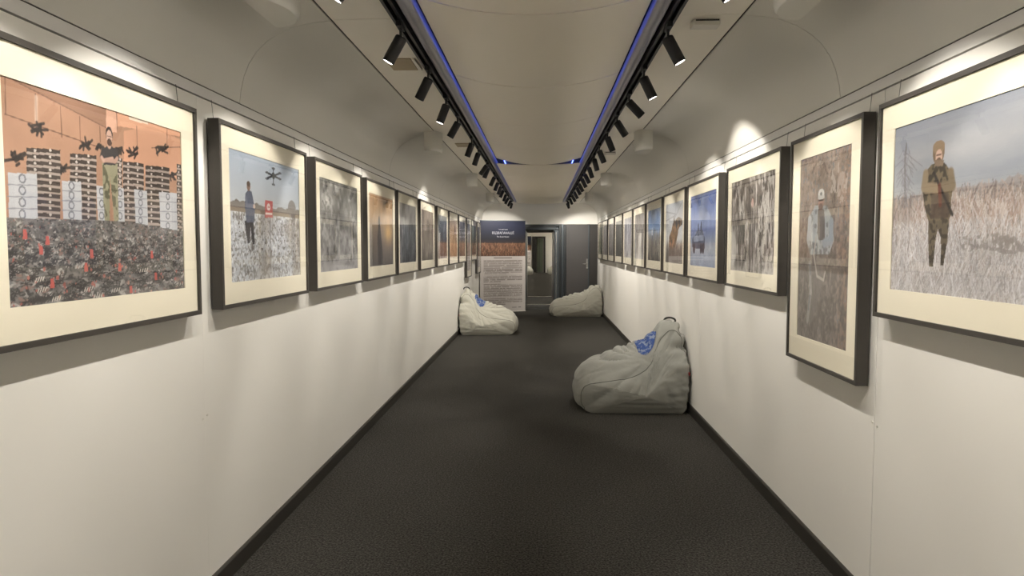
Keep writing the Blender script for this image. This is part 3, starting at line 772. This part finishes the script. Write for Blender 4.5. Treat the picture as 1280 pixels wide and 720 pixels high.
def pic_R6():
    p = Pic(PW, PH, 110, 80, 10)
    p.grad([(0, (84, 120, 184)), (.3, (108, 146, 204)), (.42, (140, 168, 212)), (.6, (128, 130, 140)), (1, (84, 76, 72))])
    p.mix((p.noise(9, 12, 3) > .58) * np.clip(.5 - p.Y / PH, 0, 1) * 2, (190, 206, 228), .7)
    p.blades(60, [(62, 56, 54), (96, 88, 84), (140, 128, 110), (206, 196, 176)], PH * .7, PH * 1.05, .3, .012, .85, .05)
    p.poly([(PW * .3, PH * .5), (PW * .34, PH * .33), (PW * .4, PH * .5)], (224, 228, 234)); p.mix((p.noise(22, 12, 3) > .52) * np.clip(p.Y / PH - .6, 0, 1) * 3, (60, 54, 52), .8)
    return p
def pic_simple(seed, stops, dark, light, blades=0, fx=14, fy=7, blot=None, w=PW, h=PH):
    p = Pic(w, h, 84, int(84 * h / w), seed)
    p.grad(stops)
    n = p.noise(fx, fy, 4); p.mix(np.clip((n - .54) * 6, 0, 1), light, .6); p.mix(np.clip((.44 - n) * 7, 0, 1), dark, .7)
    if blades: p.blades(blades, [dark, light, stops[-1][1]], h * .4, h * 1.1, h * .4, w * .008, .7, .12)
    for (x, y, rx, ry, c) in (blot or []): p.ell(w * x, h * y, w * rx, h * ry, c, .85)
    return p

# ------------------------------------------------------------------ framed photographs
def rect_ring(bm, ox, oz0, oz1, ix, iz0, iz1, y0, y1):
    """border between an outer and an inner rectangle (local XZ), y0 front, y1 back"""
    O = [(-ox, oz0), (ox, oz0), (ox, oz1), (-ox, oz1)]; I = [(-ix, iz0), (ix, iz0), (ix, iz1), (-ix, iz1)]
    v = {}
    for k, pts in (('o', O), ('i', I)):
        for y in (0, 1):
            v[k, y] = [bm.verts.new((x, (y0, y1)[y], z)) for x, z in pts]
    for i in range(4):
        j = (i + 1) % 4
        bm.faces.new((v['o', 0][i], v['o', 0][j], v['i', 0][j], v['i', 0][i]))
        bm.faces.new((v['o', 1][j], v['o', 1][i], v['i', 1][i], v['i', 1][j]))
        bm.faces.new((v['o', 0][j], v['o', 0][i], v['o', 1][i], v['o', 1][j]))
        bm.faces.new((v['i', 0][i], v['i', 0][j], v['i', 1][j], v['i', 1][i]))
    bmesh.ops.recalc_face_normals(bm, faces=bm.faces)

MESHC = {}
def shared(key, name, parent, build, mats):
    if key in MESHC:
        o = bpy.data.objects.new(name, MESHC[key]); return link(o, parent)
    bm = bmesh.new(); build(bm)
    o = mesh_obj(name, bm, mats, parent); MESHC[key] = o.data
    return o

def framed(side, near, width, tall, pic, label):
    s = -1 if side == 'L' else 1
    H = 1.113 if tall else 0.811
    pw, ph = (TW, TH) if tall else (PW, PH)
    zb = ZT - H
    root = empty('framed_photograph', (s * FX, near + width / 2, zb), math.pi / 2 if s < 0 else -math.pi / 2)
    tag(root, label, 'framed photo', 'framed photographs on the %s wall' % ('left' if s < 0 else 'right'))
    SHORT.setdefault(s, []).append((near - .08, near + width + .08, label.replace('framed ', '').replace('black and white ', '')))
    hw = width / 2; rim = 0.017; key = (round(width, 3), tall)
    shared(('fr', key), 'frame', root, lambda bm: rect_ring(bm, hw, 0, H, hw - rim, rim, H - rim, 0.0, 0.050), M['frame'])
    top = H - 0.108
    shared(('mt', key), 'mat_board', root, lambda bm: rect_ring(bm, hw - rim, rim, H - rim, pw / 2, top - ph, top, 0.009, 0.0125), M['matb'])
    shared(('bk', key), 'backing_board', root, lambda bm: bx(bm, (-hw + rim, 0.016, rim), (hw - rim, 0.020, H - rim)), M['board'])
    print_mesh('print', pic, root, -pw / 2, top, 0.0130)
    def gl(bm):
        fs = bx(bm, (-hw + rim, 0.004, rim), (hw - rim, 0.006, H - rim), 1)
        fs[2].material_index = 0
    shared(('gl', key), 'glass_pane', root, gl, [M['glass'], M['glass2']])
    for q in (-1, 1):
        def wr(bm, q=q):
            cyl(bm, (q * (hw - 0.05), 0.046, H - 0.01), (q * (hw - 0.05), 0.054, 2.128 - zb), 0.0011, 6)
        shared(('wr', key, q), 'hanging_wire', root, wr, M['wire'])
    return root

S = pic_simple
SHORT = {}
framed('L', 1.59, 1.08, 0, pic_L1(), 'framed photo of a person behind rows of small drones and stacked cases')
framed('L', 2.855, 1.08, 0, pic_L2(), 'framed photo of a drone flying over a snowy field beside a red sign')
framed('L', 4.08, 1.08, 0, pic_L3(), 'framed black and white photo of a snowy thicket')
framed('L', 5.30, 1.08, 0, pic_L4(), 'framed photo of a dark figure against an orange glowing sky')
framed('L', 6.47, 1.08, 0, S(21, [(0, (128, 124, 120)), (.35, (120, 116, 112)), (.4, (70, 74, 82)), (1, (58, 60, 66))], (44, 46, 52), (140, 142, 148), 60), 'framed photo of dark blue-grey tangled branches, grey above')
framed('L', 7.68, 1.08, 0, S(22, [(0, (148, 130, 114)), (.5, (128, 112, 98)), (1, (92, 84, 76))], (76, 68, 60), (178, 166, 152), 60), 'framed photo of brown dry reeds')
framed('L', 8.94, 1.08, 0, S(23, [(0, (170, 172, 174)), (.2, (80, 90, 104)), (.6, (66, 74, 88)), (.62, (140, 92, 70)), (1, (120, 82, 66))], (48, 52, 60), (176, 178, 180), 20), 'framed photo with blue-grey branches above rust-brown ground')
framed('L', 10.12, 1.08, 0, S(24, [(0, (196, 176, 156)), (.35, (190, 150, 104)), (1, (170, 116, 74))], (120, 84, 60), (226, 190, 140), 10, blot=[(.75, .3, .08, .12, (96, 60, 50))]), 'framed photo of a golden orange field')
framed('L', 11.33, 1.08, 0, S(25, [(0, (96, 98, 104)), (.5, (92, 92, 98)), (.6, (160, 116, 84)), (1, (130, 92, 72))], (60, 60, 64), (160, 150, 140), 25), 'framed photo with slate grey sky over orange-brown grass')
framed('L', 12.55, 0.81, 1, S(26, [(0, (120, 122, 124)), (.5, (150, 136, 128)), (1, (160, 152, 150))], (74, 72, 72), (190, 182, 178), 25, w=TW, h=TH), 'tall framed photo hanging lower between two landscape frames')
framed('L', 13.40, 1.08, 0, S(27, [(0, (128, 140, 122)), (.5, (96, 108, 92)), (1, (110, 84, 80))], (62, 70, 60), (176, 180, 166), 20), 'framed photo of dull green foliage')
framed('L', 14.60, 0.81, 1, S(28, [(0, (120, 116, 110)), (1, (140, 132, 124))], (80, 76, 72), (176, 170, 164), 10, w=TW, h=TH), 'tall framed photo half hidden by the roll-up banner')
framed('R', 1.63, 1.08, 0, pic_R1(), 'framed photo of a figure in camouflage in frosty grass')
framed('R', 2.835, 0.80, 1, pic_R2(), 'tall framed photo of a person in a white cap and pale coat')
framed('R', 3.78, 1.08, 0, pic_R3(), 'framed photo of black and white birch trunks with a half hidden face')
framed('R', 5.06, 1.08, 0, pic_R4(), 'framed photo of a vehicle in blue snowy dusk')
framed('R', 6.25, 1.08, 0, pic_R5(), 'framed photo of a crouching figure in orange-brown gear against pale sky')
framed('R', 7.43, 1.08, 0, pic_R6(), 'framed photo of a bright blue sky over dark posts')
framed('R', 8.62, 1.08, 0, S(31, [(0, (168, 160, 156)), (.45, (132, 122, 116)), (.8, (120, 112, 108)), (1, (196, 192, 188))], (66, 60, 58), (206, 202, 196), 40), 'framed photo of grey tree trunks above snow')
framed('R', 9.82, 1.08, 0, S(32, [(0, (150, 150, 164)), (.4, (138, 136, 146)), (1, (196, 190, 188))], (96, 92, 96), (220, 216, 214), 8), 'framed photo of a pale misty winter scene')
framed('R', 11.03, 1.08, 0, S(33, [(0, (92, 92, 86)), (.4, (66, 68, 60)), (1, (52, 54, 48))], (34, 36, 32), (112, 112, 100), 14), 'framed photo of dark green woods')
framed('R', 12.25, 1.08, 0, S(34, [(0, (150, 144, 138)), (1, (112, 106, 102))], (72, 68, 66), (184, 178, 170), 20), 'framed photo of grey-brown brushwood')
framed('R', 13.43, 1.08, 0, S(35, [(0, (170, 164, 158)), (1, (128, 120, 120))], (88, 84, 84), (206, 200, 194), 12), 'framed photo of a light grey winter thicket')
framed('R', 14.56, 1.08, 0, S(36, [(0, (190, 188, 172)), (.5, (128, 132, 96)), (1, (104, 104, 78))], (76, 80, 56), (214, 212, 196), 14), 'framed photo of yellow-green grass next to the dark door')

# ------------------------------------------------------------------ lighting tracks and spotlights
for s, n in ((-1, 'left'), (1, 'right')):
    bm = bmesh.new(); xo, xi, z0, z1, t = 0.629, 0.584, 2.503, 2.5475, 0.006
    pts = [(xo, z1), (xo, z0), (xo - 2 * t, z0), (xo - 2 * t, z0 + 0.006), (xo - t, z0 + 0.006), (xo - t, z1 - t), (xi + t, z1 - t), (xi + t, z0 + 0.006), (xi + 2 * t, z0 + 0.006), (xi + 2 * t, z0), (xi, z0), (xi, z1)]
    extrude_profile(bm, [(s * x, z) for x, z in pts], Y0 + 0.1, 15.3)
    tag(mesh_obj('lighting_track', bm, M['black']), 'long black lighting track on the ceiling above the %s wall' % n, 'light track', 'lighting tracks')

SPOT_MESH = {}
def spot_part(name, parent, build, mat, smooth=False):
    if name not in SPOT_MESH:
        bm = bmesh.new(); build(bm); o = mesh_obj(name, bm, mat, parent, smooth); SPOT_MESH[name] = o.data
        return o
    return link(bpy.data.objects.new(name, SPOT_MESH[name]), parent)

def spotlight(s, y, tilt, ny, label, group, power=1.0, z=2.503):
    root = tag(empty('track_spotlight', (s * 0.606, y, z)), label, 'spotlight', group)
    spot_part('adapter', root, lambda bm: bx(bm, (-0.012, -0.045, -0.016), (0.012, 0.045, 0.012)), M['lampblack'])
    spot_part('stem', root, lambda bm: cyl(bm, (0, 0, -0.016), (0, 0, -0.055), 0.006, 10), M['lampblack'])
    d = Vector((s * math.sin(R(tilt)), ny, -math.cos(R(tilt)))).normalized()
    # local -Z of the body points along d
    q = d.to_track_quat('-Z', 'Y')
    piv = Vector((0, 0, -0.062))
    L = 0.118
    def body(bm):
        prof = [(0.0001, 0.010), (0.022, 0.010), (0.0265, 0.006), (0.0275, 0.0), (0.0275, -L), (0.0255, -L - 0.001), (0.0245, -L + 0.006), (0.0001, -L + 0.006)]
        seg = 24; rings = []
        for r, zz in prof:
            rings.append([bm.verts.new((r * math.cos(2 * math.pi * k / seg), r * math.sin(2 * math.pi * k / seg), zz)) for k in range(seg)])
        for a, b in zip(rings[:-1], rings[1:]):
            for k in range(seg):
                bm.faces.new((a[k], b[k], b[(k + 1) % seg], a[(k + 1) % seg]))
    b = spot_part('lamp_body', root, body, M['lampblack'], True)
    b.location = piv; b.rotation_euler = q.to_euler()
    ln = spot_part('lens', b, lambda bm: cyl(bm, (0, 0, -L + 0.0055), (0, 0, -L + 0.001), 0.0243, 24), M['lens'])
    ld = bpy.data.lights.new('spot_light', 'SPOT')
    power *= 1.0 if y < 4 else (1.12 if y < 9 else 1.4)      # the car's far lamps are set brighter
    ld.energy = LAMP_W * power; ld.color = LAMP_COL
    ld.spot_size = R(88); ld.spot_blend = 0.32; ld.shadow_soft_size = 0.008
    lo = bpy.data.objects.new('spot_light', ld); link(lo, b); lo.location = (0, 0, -L - 0.004)
    ad = bpy.data.lights.new('lens_spill', 'AREA')       # stray light of the lens
    ad.shape = 'DISK'; ad.size = 0.045; ad.energy = LAMP_W * power * 0.014; ad.color = LAMP_COL
    ao = bpy.data.objects.new('lens_spill', ad); link(ao, b); ao.location = (0, 0, -L - 0.003)
    return root

LL = [(-1.6, 29, .1), (-0.7, 29, .1), (0.1, 29, .1), (0.85, 29, .1), (1.6, 29, .05), (2.35, 33, -.05),
      (3.13, 30, .0), (3.89, 30, .24), (4.61, 21, -.02), (5.25, 31, .08), (6.31, 21, .06), (6.96, 21, .22), (8.00, 37, .2), (8.25, 23, .18),
      (9.34, 26, .2), (10.12, 21, .04), (10.83, 21, .04), (11.52, 24, .06), (12.44, 20, .05), (13.3, 28, .1), (14.2, 27, .9), (15.0, 20, 1.0)]
RL = [(-1.6, 29, .1), (-0.7, 29, .1), (0.1, 29, .1), (0.85, 29, .1), (1.65, 29, .05), (2.4, 33, -.05),
      (3.19, 28, -.03), (3.92, 26, .0), (4.55, 45, .10), (5.26, 36, .22), (6.0, 24, .22), (6.82, 24, .22), (7.48, 17, .22), (8.28, 20, .22), (9.03, 29, .22), (9.64, 27, .2),
      (10.4, 30, .15), (11.02, 27, .0), (11.9, 28, .0), (12.71, 29, .0), (13.6, 26, .8), (14.57, 9, 1.0), (15.05, 25, .9)]
def above(s, y):
    for a, b, t in SHORT[s]:
        if a <= y <= b:
            for cut in (' against', ' beside', ' behind', ' over', ' hanging', ' half hidden', ' next to', ' with a half', ' above', ', grey', ' in orange', ' in a white', ' trunks with', ' in camouflage'):
                i = t.find(cut)
                if i > 0 and t[:i].split()[-1] not in ('photo', 'tall'): t = t[:i]
            return t
    return None
ORD = ['first', 'second', 'third']
seen = {}
for s, arr, n in ((-1, LL, 'left'), (1, RL, 'right')):
    for (y, tl, ny) in arr:
        t = above(s, y) if y > 2.9 else None
        if t:
            k = seen.get((s, t), 0); seen[s, t] = k + 1
            spotlight(s, y, tl, ny, '%s black track spotlight above the %s' % (ORD[k], t), 'spotlights on the %s track' % n)
            continue
        spotlight(s, y, tl, ny, 'black cylindrical spotlight hanging from the track above the %s wall' % n, 'spotlights on the %s track' % n)
for s, n in ((-1, 'left'), (1, 'right')):
    bm = bmesh.new(); bx(bm, (s * 0.606 - 0.022, YP + 0.2, 2.505), (s * 0.606 + 0.022, YF - 0.3, 2.55))
    tag(mesh_obj('lighting_track', bm, M['black']), 'black lighting track in the next carriage on its %s side' % n, 'light track')
    for y in (21.5, 24.5, 27.5, 30.5, 33.5, 36.5, 39.0):
        spotlight(s, y, 29, .05, 'black spotlight in the next carriage on its %s track' % n, 'spotlights in the next carriage', 2.2, 2.505)

# ------------------------------------------------------------------ ceiling fittings
def hood(s, y, lab):
    """half-drum air deflector hung under the cove, its open mouth towards the wall"""
    xr, ax, ay, zb = 1.02, 0.14, 0.18, 2.37
    xs = [c[0] for c in COVE][::-1]; zs = [c[1] for c in COVE][::-1]
    bm = bmesh.new(); n = 24
    fil = [(1.0, None), (1.0, 0.06), (0.99, 0.028), (0.96, 0.010), (0.90, 0.0), (0.6, 0.0), (0.3, 0.0)]
    rows = []
    for f, dz in fil:
        row = []
        for i in range(n + 1):
            t = math.pi * i / n
            xx = xr - ax * f * math.sin(t) ** 0.85; yy = -ay * (f if f > .9 else f) * math.cos(t)
            zz = float(np.interp(xx, xs, zs, left=2.5475)) if dz is None else zb + dz
            row.append(bm.verts.new((s * xx, yy, zz - 2.40)))
        rows.append(row)
    c = bm.verts.new((s * xr, 0, zb - 2.40))
    for A, B in zip(rows[:-1], rows[1:]):
        for i in range(n):
            bm.faces.new((A[i], A[i + 1], B[i + 1], B[i]))
    for i in range(n):
        bm.faces.new((rows[-1][i], rows[-1][i + 1], c))
    bmesh.ops.recalc_face_normals(bm, faces=bm.faces)
    bm.normal_update()
    bmesh.ops.solidify(bm, geom=bm.faces[:], thickness=0.003)
    o = mesh_obj('air_hood', bm, M['hood'], smooth=True); o.location = (0, y, 2.40)
    tag(o, lab, 'air hood', 'air hoods under the ceiling coves')
for s, n in ((-1, 'left'), (1, 'right')):
    for k, y in enumerate((2.56, 6.34, 9.85, 13.3)):
        hood(s, y, 'pale half-drum air hood above the %s' % above(s, y))

def ceiling_box(x, y, lab):
    r = tag(empty('ceiling_sensor', (x, y, 2.5475)), lab, 'sensor', 'white sensor boxes on the right ceiling strip')
    box('case', (-0.062, -0.035, -0.030), (0.062, 0.035, 0.0), M['white'], r, 0.006)
    box('slot', (-0.050, -0.037, -0.010), (0.056, -0.034, -0.004), M['strap'], r)
ceiling_box(0.79, 3.27, 'small white ceiling sensor box with a dark slot, next to the first visible spotlight')
ceiling_box(0.79, 7.65, 'small white ceiling sensor box further down the car beside the right track')
def ceiling_vent(x, y, lab):
    r = tag(empty('ceiling_vent', (x, y, 2.5475)), lab, 'vent', 'beige vent plates on the left ceiling strip')
    box('plate', (-0.085, -0.12, -0.006), (0.06, 0.12, 0.0), M['vent'], r, 0.002)
    box('edge_bar', (0.066, -0.12, -0.012), (0.085, 0.12, 0.0), M['ceil'], r, 0.002)
ceiling_vent(-0.755, 3.95, 'beige flush vent plate by the left track, next to the first spotlights')
ceiling_vent(-0.755, 7.05, 'beige flush vent plate by the left track, further down the car')

# ------------------------------------------------------------------ beanbags
S_PROF = [(.06, 0), (.02, .05), (.01, .2), (.01, .35), (.015, .5), (.03, .6), (.05, .68), (.09, .735), (.15, .73), (.21, .67), (.255, .60), (.30, .46), (.37, .385), (.48, .325), (.67, .29), (.85, .27), (.905, .245), (.935, .18), (.935, .09), (.90, .025), (.84, 0)]
C_PROF = [(.06, 0), (.0, .06), (.0, .2), (.0, .35), (.0, .5), (.0, .62), (.01, .72), (.05, .80), (.12, .825), (.19, .79), (.26, .70), (.34, .625), (.42, .585), (.52, .555), (.64, .515), (.80, .45), (.90, .39), (.965, .30), (.99, .17), (.97, .05), (.88, 0)]
HW = [.38, .39, .40, .395, .36, .29, .23, .19, .18, .19, .22, .28, .33, .36, .375, .375, .37, .375, .38, .38, .375]

def beanbag(s, y, lab, seed, mat, sx=1.0, sz=1.0, sy=1.0, slump=0.0, logo=True, res=1, neck=True, fold=1.45):
    root = tag(empty('beanbag_chair', (s * (WX - 0.016), y, 0)), lab, 'beanbag')
    NS, NW, NC = (170, 72, 20) if res == 1 else (42, 18, 6)
    def interp(prof, n):
        t = np.linspace(0, len(prof) - 1, n); k = np.arange(len(prof))
        a = np.array(prof, float)
        out = np.stack([np.interp(t, k, a[:, c]) for c in range(a.shape[1])], -1)
        for _ in range(5 if res == 1 else 1):
            out[1:-1] = (out[:-2] + 2 * out[1:-1] + out[2:]) / 4
        return out
    Sp, Cp = interp(S_PROF, NS), interp(C_PROF, NS); hw = interp([(v,) for v in HW], NS)[:, 0]
    def adj(P):
        P = P.copy(); P[:, 0] *= sx
        P[:, 1] *= sz
        if slump:
            k = np.clip((P[:, 1] - .3) / .5, 0, 1)
            P[:, 0] += slump * k * 0.3
            P[:, 1] -= slump * 0.25 * k
        return P
    Sp, Cp = adj(Sp), adj(Cp)
    bm = bmesh.new(); grid = []
    for i in range(NS):
        row = []
        for j in range(NW + 1):
            w = 2 * j / NW - 1
            e = abs(w) ** 2.4
            x, z = Cp[i] * (1 - e) + Sp[i] * e
            yy = math.copysign(abs(w) ** .92, w) * hw[i] * sy
            row.append(bm.verts.new((-s * x, yy, z)))
        grid.append(row)
    for i in range(NS - 1):
        for j in range(NW):
            bm.faces.new((grid[i][j], grid[i + 1][j], grid[i + 1][j + 1], grid[i][j + 1]))
    for j in range(NW):      # bottom
        bm.faces.new((grid[NS - 1][j], grid[0][j], grid[0][j + 1], grid[NS - 1][j + 1]))
    # side panels
    cx, cz = .38 * sx, .17 * sz
    for sg, jj in ((-1, 0), (1, NW)):
        prev = [grid[i][jj] for i in range(NS)]
        for r in range(1, NC + 1):
            f = 1 - r / NC
            cur = []
            for i in range(NS):
                x, z = Sp[i]
                bul = 0.045 * (1 - f * f) ** .8
                hh = hw[i] * sy * f + (1 - f) * .40 * sy
                if f > 0:
                    cur.append(bm.verts.new((-s * (cx + (x - cx) * f), sg * (hh + bul), cz + (z - cz) * f)))
            if f > 0:
                for i in range(NS):
                    k = (i + 1) % NS
                    bm.faces.new((prev[i], prev[k], cur[k], cur[i]))
                prev = cur
            else:
                c = bm.verts.new((-s * cx, sg * (.40 * sy + .045), cz))
                for i in range(NS):
                    bm.faces.new((prev[i], prev[(i + 1) % NS], c))
    bmesh.ops.recalc_face_normals(bm, faces=bm.faces)
    bm.normal_update(); bm.verts.ensure_lookup_table()
    off = {}
    for v in bm.verts:
        x, yy, z = -s * v.co.x / sx, v.co.y, v.co.z / sz
        P = Vector((x * 3 + seed * 7.1, yy * 3, z * 3))
        d = 0.014 * mnoise.noise(P)
        side = min(1.0, max(0.0, (abs(v.normal.y) - .35) / .4))
        # folds fan out from the crease between seat and back
        ax, az = x - .33, z - .47
        rad = math.hypot(ax, az) + 1e-6; ang = math.atan2(az, ax)
        f1 = mnoise.noise(Vector((ang * 5.0 + seed, rad * 2.2, yy * 2.0)))
        d += fold * (1 - side) * 0.036 * (abs(f1) - .20) * min(1, rad * 5) * min(1, max(0.15, (.92 - x) * 5))
        f2 = mnoise.noise(Vector((ang * 3.2 + seed * 3, rad * 1.6, 9.1)))
        d += side * 0.018 * (abs(f2) - .20) * min(1, rad * 3)
        # narrow creases along the zero lines of the fan
        top = (1 - side) * min(1, max(0, rad - .04) * 5) * min(1, max(0.2, (.92 - x) * 5))
        d -= fold * top * 0.011 * math.exp(-(f1 / .075) ** 2)
        g1 = mnoise.noise(Vector((ang * 2.4 - seed, rad * 5.0, yy * 5.0 + 3.3)))
        d -= fold * (top * 0.008 + side * 0.004) * math.exp(-(g1 / .06) ** 2)
        d -= side * 0.004 * math.exp(-(f2 / .06) ** 2) * min(1, rad * 2)
        # horizontal pucker near the wall
        f3 = mnoise.noise(Vector((x * 4, yy * 3, z * 15 + seed)))
        d += 0.018 * (abs(f3) - .15) * max(0, 1 - x / .36)
        f4 = mnoise.noise(Vector((x * 13, yy * 13, z * 13 + seed)))
        d += 0.004 * f4
        if neck:   # deep fold at the neck
            zz = .605 - .10 * max(0, x - .05)
            if x < .20: d -= 0.065 * math.exp(-((z - zz) / .026) ** 2) * (1 - x / .20) * (.35 + .65 * side)
        if z < .03: d *= max(0.0, z / .03)
        off[v] = v.normal * d
    for v, o_ in off.items():
        v.co += o_
        if v.co.z < 0.0: v.co.z = 0.0
        if -s * v.co.x < 0.0: v.co.x = 0.0
    seams_ = [[tuple(grid[i][jj].co + grid[i][jj].normal * 0.001) for i in range(3, NS - 3)] for jj in (0, NW)]
    # logo patch: offset copy of part of the backrest surface
    lg = None
    if logo:
        i0, i1 = int(NS * .485), int(NS * .60); j0, j1 = int(NW * .10), int(NW * .56)
        lb = bmesh.new(); vm = {}
        rng = random.Random(seed)
        for i in range(i0, i1 + 1):
            for j in range(j0, j1 + 1):
                v = grid[i][j]; vm[i, j] = lb.verts.new(v.co + v.normal * .003)
        for i in range(i0, i1):
            for j in range(j0, j1):
                u_ = (i - i0) / (i1 - i0) * 2 - 1; w_ = (j - j0) / (j1 - j0) * 2 - 1
                if (abs(u_) ** 2.5 + abs(w_) ** 2.5) < 1.0:
                    f = lb.faces.new((vm[i, j], vm[i + 1, j], vm[i + 1, j + 1], vm[i, j + 1]))
        bmesh.ops.delete(lb, geom=[v for v in lb.verts if not v.link_faces], context='VERTS')
        bmesh.ops.recalc_face_normals(lb, faces=lb.faces)
        lb.normal_update()
        if sum((f.normal.z for f in lb.faces)) < 0: bmesh.ops.reverse_faces(lb, faces=lb.faces)
        lg = lb
    top = max((grid[i][NW // 2].co for i in range(NS)), key=lambda c: c.z).copy()
    mesh_obj('cover', bm, mat, root, smooth=True)
    for sm in seams_:
        b2 = bmesh.new(); tube(b2, sm, 0.0028, 6); mesh_obj('piping', b2, M['seam'], root, smooth=True)
    if lg: mesh_obj('printed_logo', lg, M['logo'], root, smooth=True)
    b3 = bmesh.new()
    pts = [top + Vector((-s * (-.02 + .045 * math.cos(t)), .05 * math.cos(t * 1.3) - .02, -.012 + .035 * math.sin(t))) for t in [math.pi * k / 12 for k in range(13)]]
    tube(b3, pts, 0.009, 8); mesh_obj('carry_strap', b3, M['strap'], root, smooth=True)
    if res == 1:
        g = grid
        bt = bmesh.new(); bx(bt, (-s * .012 - .004, -.435 * sy, .36 * sz), (-s * .012 + .004, -.40 * sy, .385 * sz)); mesh_obj('tag', bt, M['red'], root)
    return root

def mat_logo():
    m, nt, b = new_mat('logo_print')
    tc = nt.nodes.new('ShaderNodeTexCoord')
    n = nt.nodes.new('ShaderNodeTexNoise'); n.inputs['Scale'].default_value = 26; n.inputs['Detail'].default_value = 2
    nt.links.new(tc.outputs['Object'], n.inputs['Vector'])
    rp = nt.nodes.new('ShaderNodeValToRGB')
    rp.color_ramp.elements[0].position = .50; rp.color_ramp.elements[0].color = (*lin((44, 72, 132)), 1)
    rp.color_ramp.elements[1].position = .60; rp.color_ramp.elements[1].color = (*lin((128, 138, 158)), 1)
    nt.links.new(n.outputs['Fac'], rp.inputs['Fac']); nt.links.new(rp.outputs['Color'], b.inputs['Base Color'])
    b.inputs['Roughness'].default_value = .8
    return m
M['logo'] = mat_logo()
beanbag(1, 6.50, 'grey canvas beanbag chair with a blue logo and upright back by the right wall', 1, M['fabric'], 1.04, 1.0)
beanbag(-1, 11.92, 'pale grey beanbag chair with folded back against the left wall in front of the banner', 2, M['fabric2'], 1.02, .93, 1.0)
beanbag(1, 15.02, 'slumped pale grey beanbag chair in front of the dark door', 3, M['fabric2'], 1.16, .84, .9, logo=False, neck=False, fold=1.7)
beanbag(-1, 37.2, 'beanbag chair on the left side of the next carriage', 4, M['fabric2'], 1.0, .95, res=2, logo=False)
beanbag(1, 38.2, 'beanbag chair on the right side of the next carriage', 5, M['fabric2'], 1.0, .95, res=2, logo=False)

# ------------------------------------------------------------------ roll-up banners
def text_mesh(name, body, size, parent, loc, mat):
    cu = bpy.data.curves.new(name, 'FONT'); cu.body = body; cu.size = size; cu.align_x = 'CENTER'
    cu.extrude = 0.0004
    o = bpy.data.objects.new(name + '_tmp', cu); COL.objects.link(o)
    dg = bpy.context.evaluated_depsgraph_get()
    me = bpy.data.meshes.new_from_object(o.evaluated_get(dg))
    bpy.data.objects.remove(o); bpy.data.curves.remove(cu)
    me.materials.clear(); me.materials.append(mat)
    q = bpy.data.objects.new(name, me); q.location = loc; q.rotation_euler = (math.pi / 2, 0, 0)
    return link(q, parent)

def pic_banner(w, h, nx, ny):
    p = Pic(w, h, nx, ny, 50)
    p.grad([(0, (32, 37, 64)), (.12, (28, 32, 54)), (.2, (34, 34, 44)), (.243, (58, 46, 44)), (.247, (128, 84, 60)), (.38, (96, 62, 46)), (.388, (84, 56, 44)), (.39, (206, 196, 190)), (1, (206, 198, 192))])
    band = (p.Y > .235 * h) & (p.Y < .388 * h); b = p.a.copy()
    p.vary(p.noise(14, 10, 3), .25)
    p.blades(500, [(148, 98, 68), (80, 52, 40), (166, 116, 82), (106, 68, 48)], .26 * h, .41 * h, .10, .005, .8, .35)
    p.a[~band] = b[~band]
    rows = (p.Y > .435 * h) & (p.Y < .93 * h) & (p.X > .08 * w) & (p.X < .93 * w)
    for y0, y1 in ((.588, .603), (.68, .695), (.842, .855)): rows &= ~((p.Y > y0 * h) & (p.Y < y1 * h))
    rows &= ~((p.Y > .66 * h) & (p.Y < .70 * h) & (p.X > .45 * w)) & ~((p.Y > .572 * h) & (p.Y < .60 * h) & (p.X > .62 * w)) & ~((p.Y > .905 * h) & (p.X > .55 * w))
    ph = (p.Y / h * 62) % 1.0
    m = rows & (ph < .62) & (p.noise(60, 31, 1) > .22)
    p.mix(m.astype(float), (126, 113, 106), .75)
    p.rect(.30 * w, .404 * h, .70 * w, .413 * h, (96, 84, 80), .85)
    p.rect(.84 * w, .957 * h, .90 * w, .962 * h, (60, 54, 54), .9); p.rect(.70 * w, .953 * h, .80 * w, .966 * h, (150, 140, 136), .7)
    return p
def banner(a, b, H, lab, res, letters=True):
    a, b = Vector((*a, 0)), Vector((*b, 0)); w = (b - a).length
    root = tag(empty('roll_up_banner', (a + b) / 2, math.atan2((b - a).y, (b - a).x)), lab, 'banner')
    p = pic_banner(w, H - .02, *res)
    print_mesh('banner_sheet', p, root, -w / 2, H, 0.0)
    box('sheet_back', (-w / 2, 0.001, 0.02), (w / 2, 0.0025, H), M['white'], root)
    box('top_rail', (-w / 2 - .004, -0.008, H - .005), (w / 2 + .004, 0.010, H + .012), M['steel'], root, .003)
    box('base_cassette', (-w / 2 - .01, -0.006, 0.0), (w / 2 + .01, 0.10, 0.02), M['white'], root, .004)
    bm = bmesh.new(); cyl(bm, (0, .05, .02), (0, .012, H), .008, 10); mesh_obj('support_pole', bm, M['steel'], root)
    if letters:
        text_mesh('title_lettering', 'ВІДВАГА', .072, root, (-.105, -.002, H - .300), M['text'])
        text_mesh('title_lettering', 'НАЦІЇ', .072, root, (.165, -.002, H - .300), M['text'])
        text_mesh('subtitle_lettering', 'The Brave Nation', .042, root, (0, -.002, H - .375), M['text'])
        text_mesh('small_lettering', 'фото виставка', .034, root, (0, -.002, H - .205), M['text'])
    return root
banner((-1.355, 15.52), (-0.330, 15.95), 2.10, 'roll-up banner, navy and wheat field above pale printed text, against the left wall', (150, 320))
banner((-1.30, 39.45), (-0.53, 39.6), 2.12, 'navy-topped roll-up banner at the far end of the next carriage', (40, 80), letters=False)
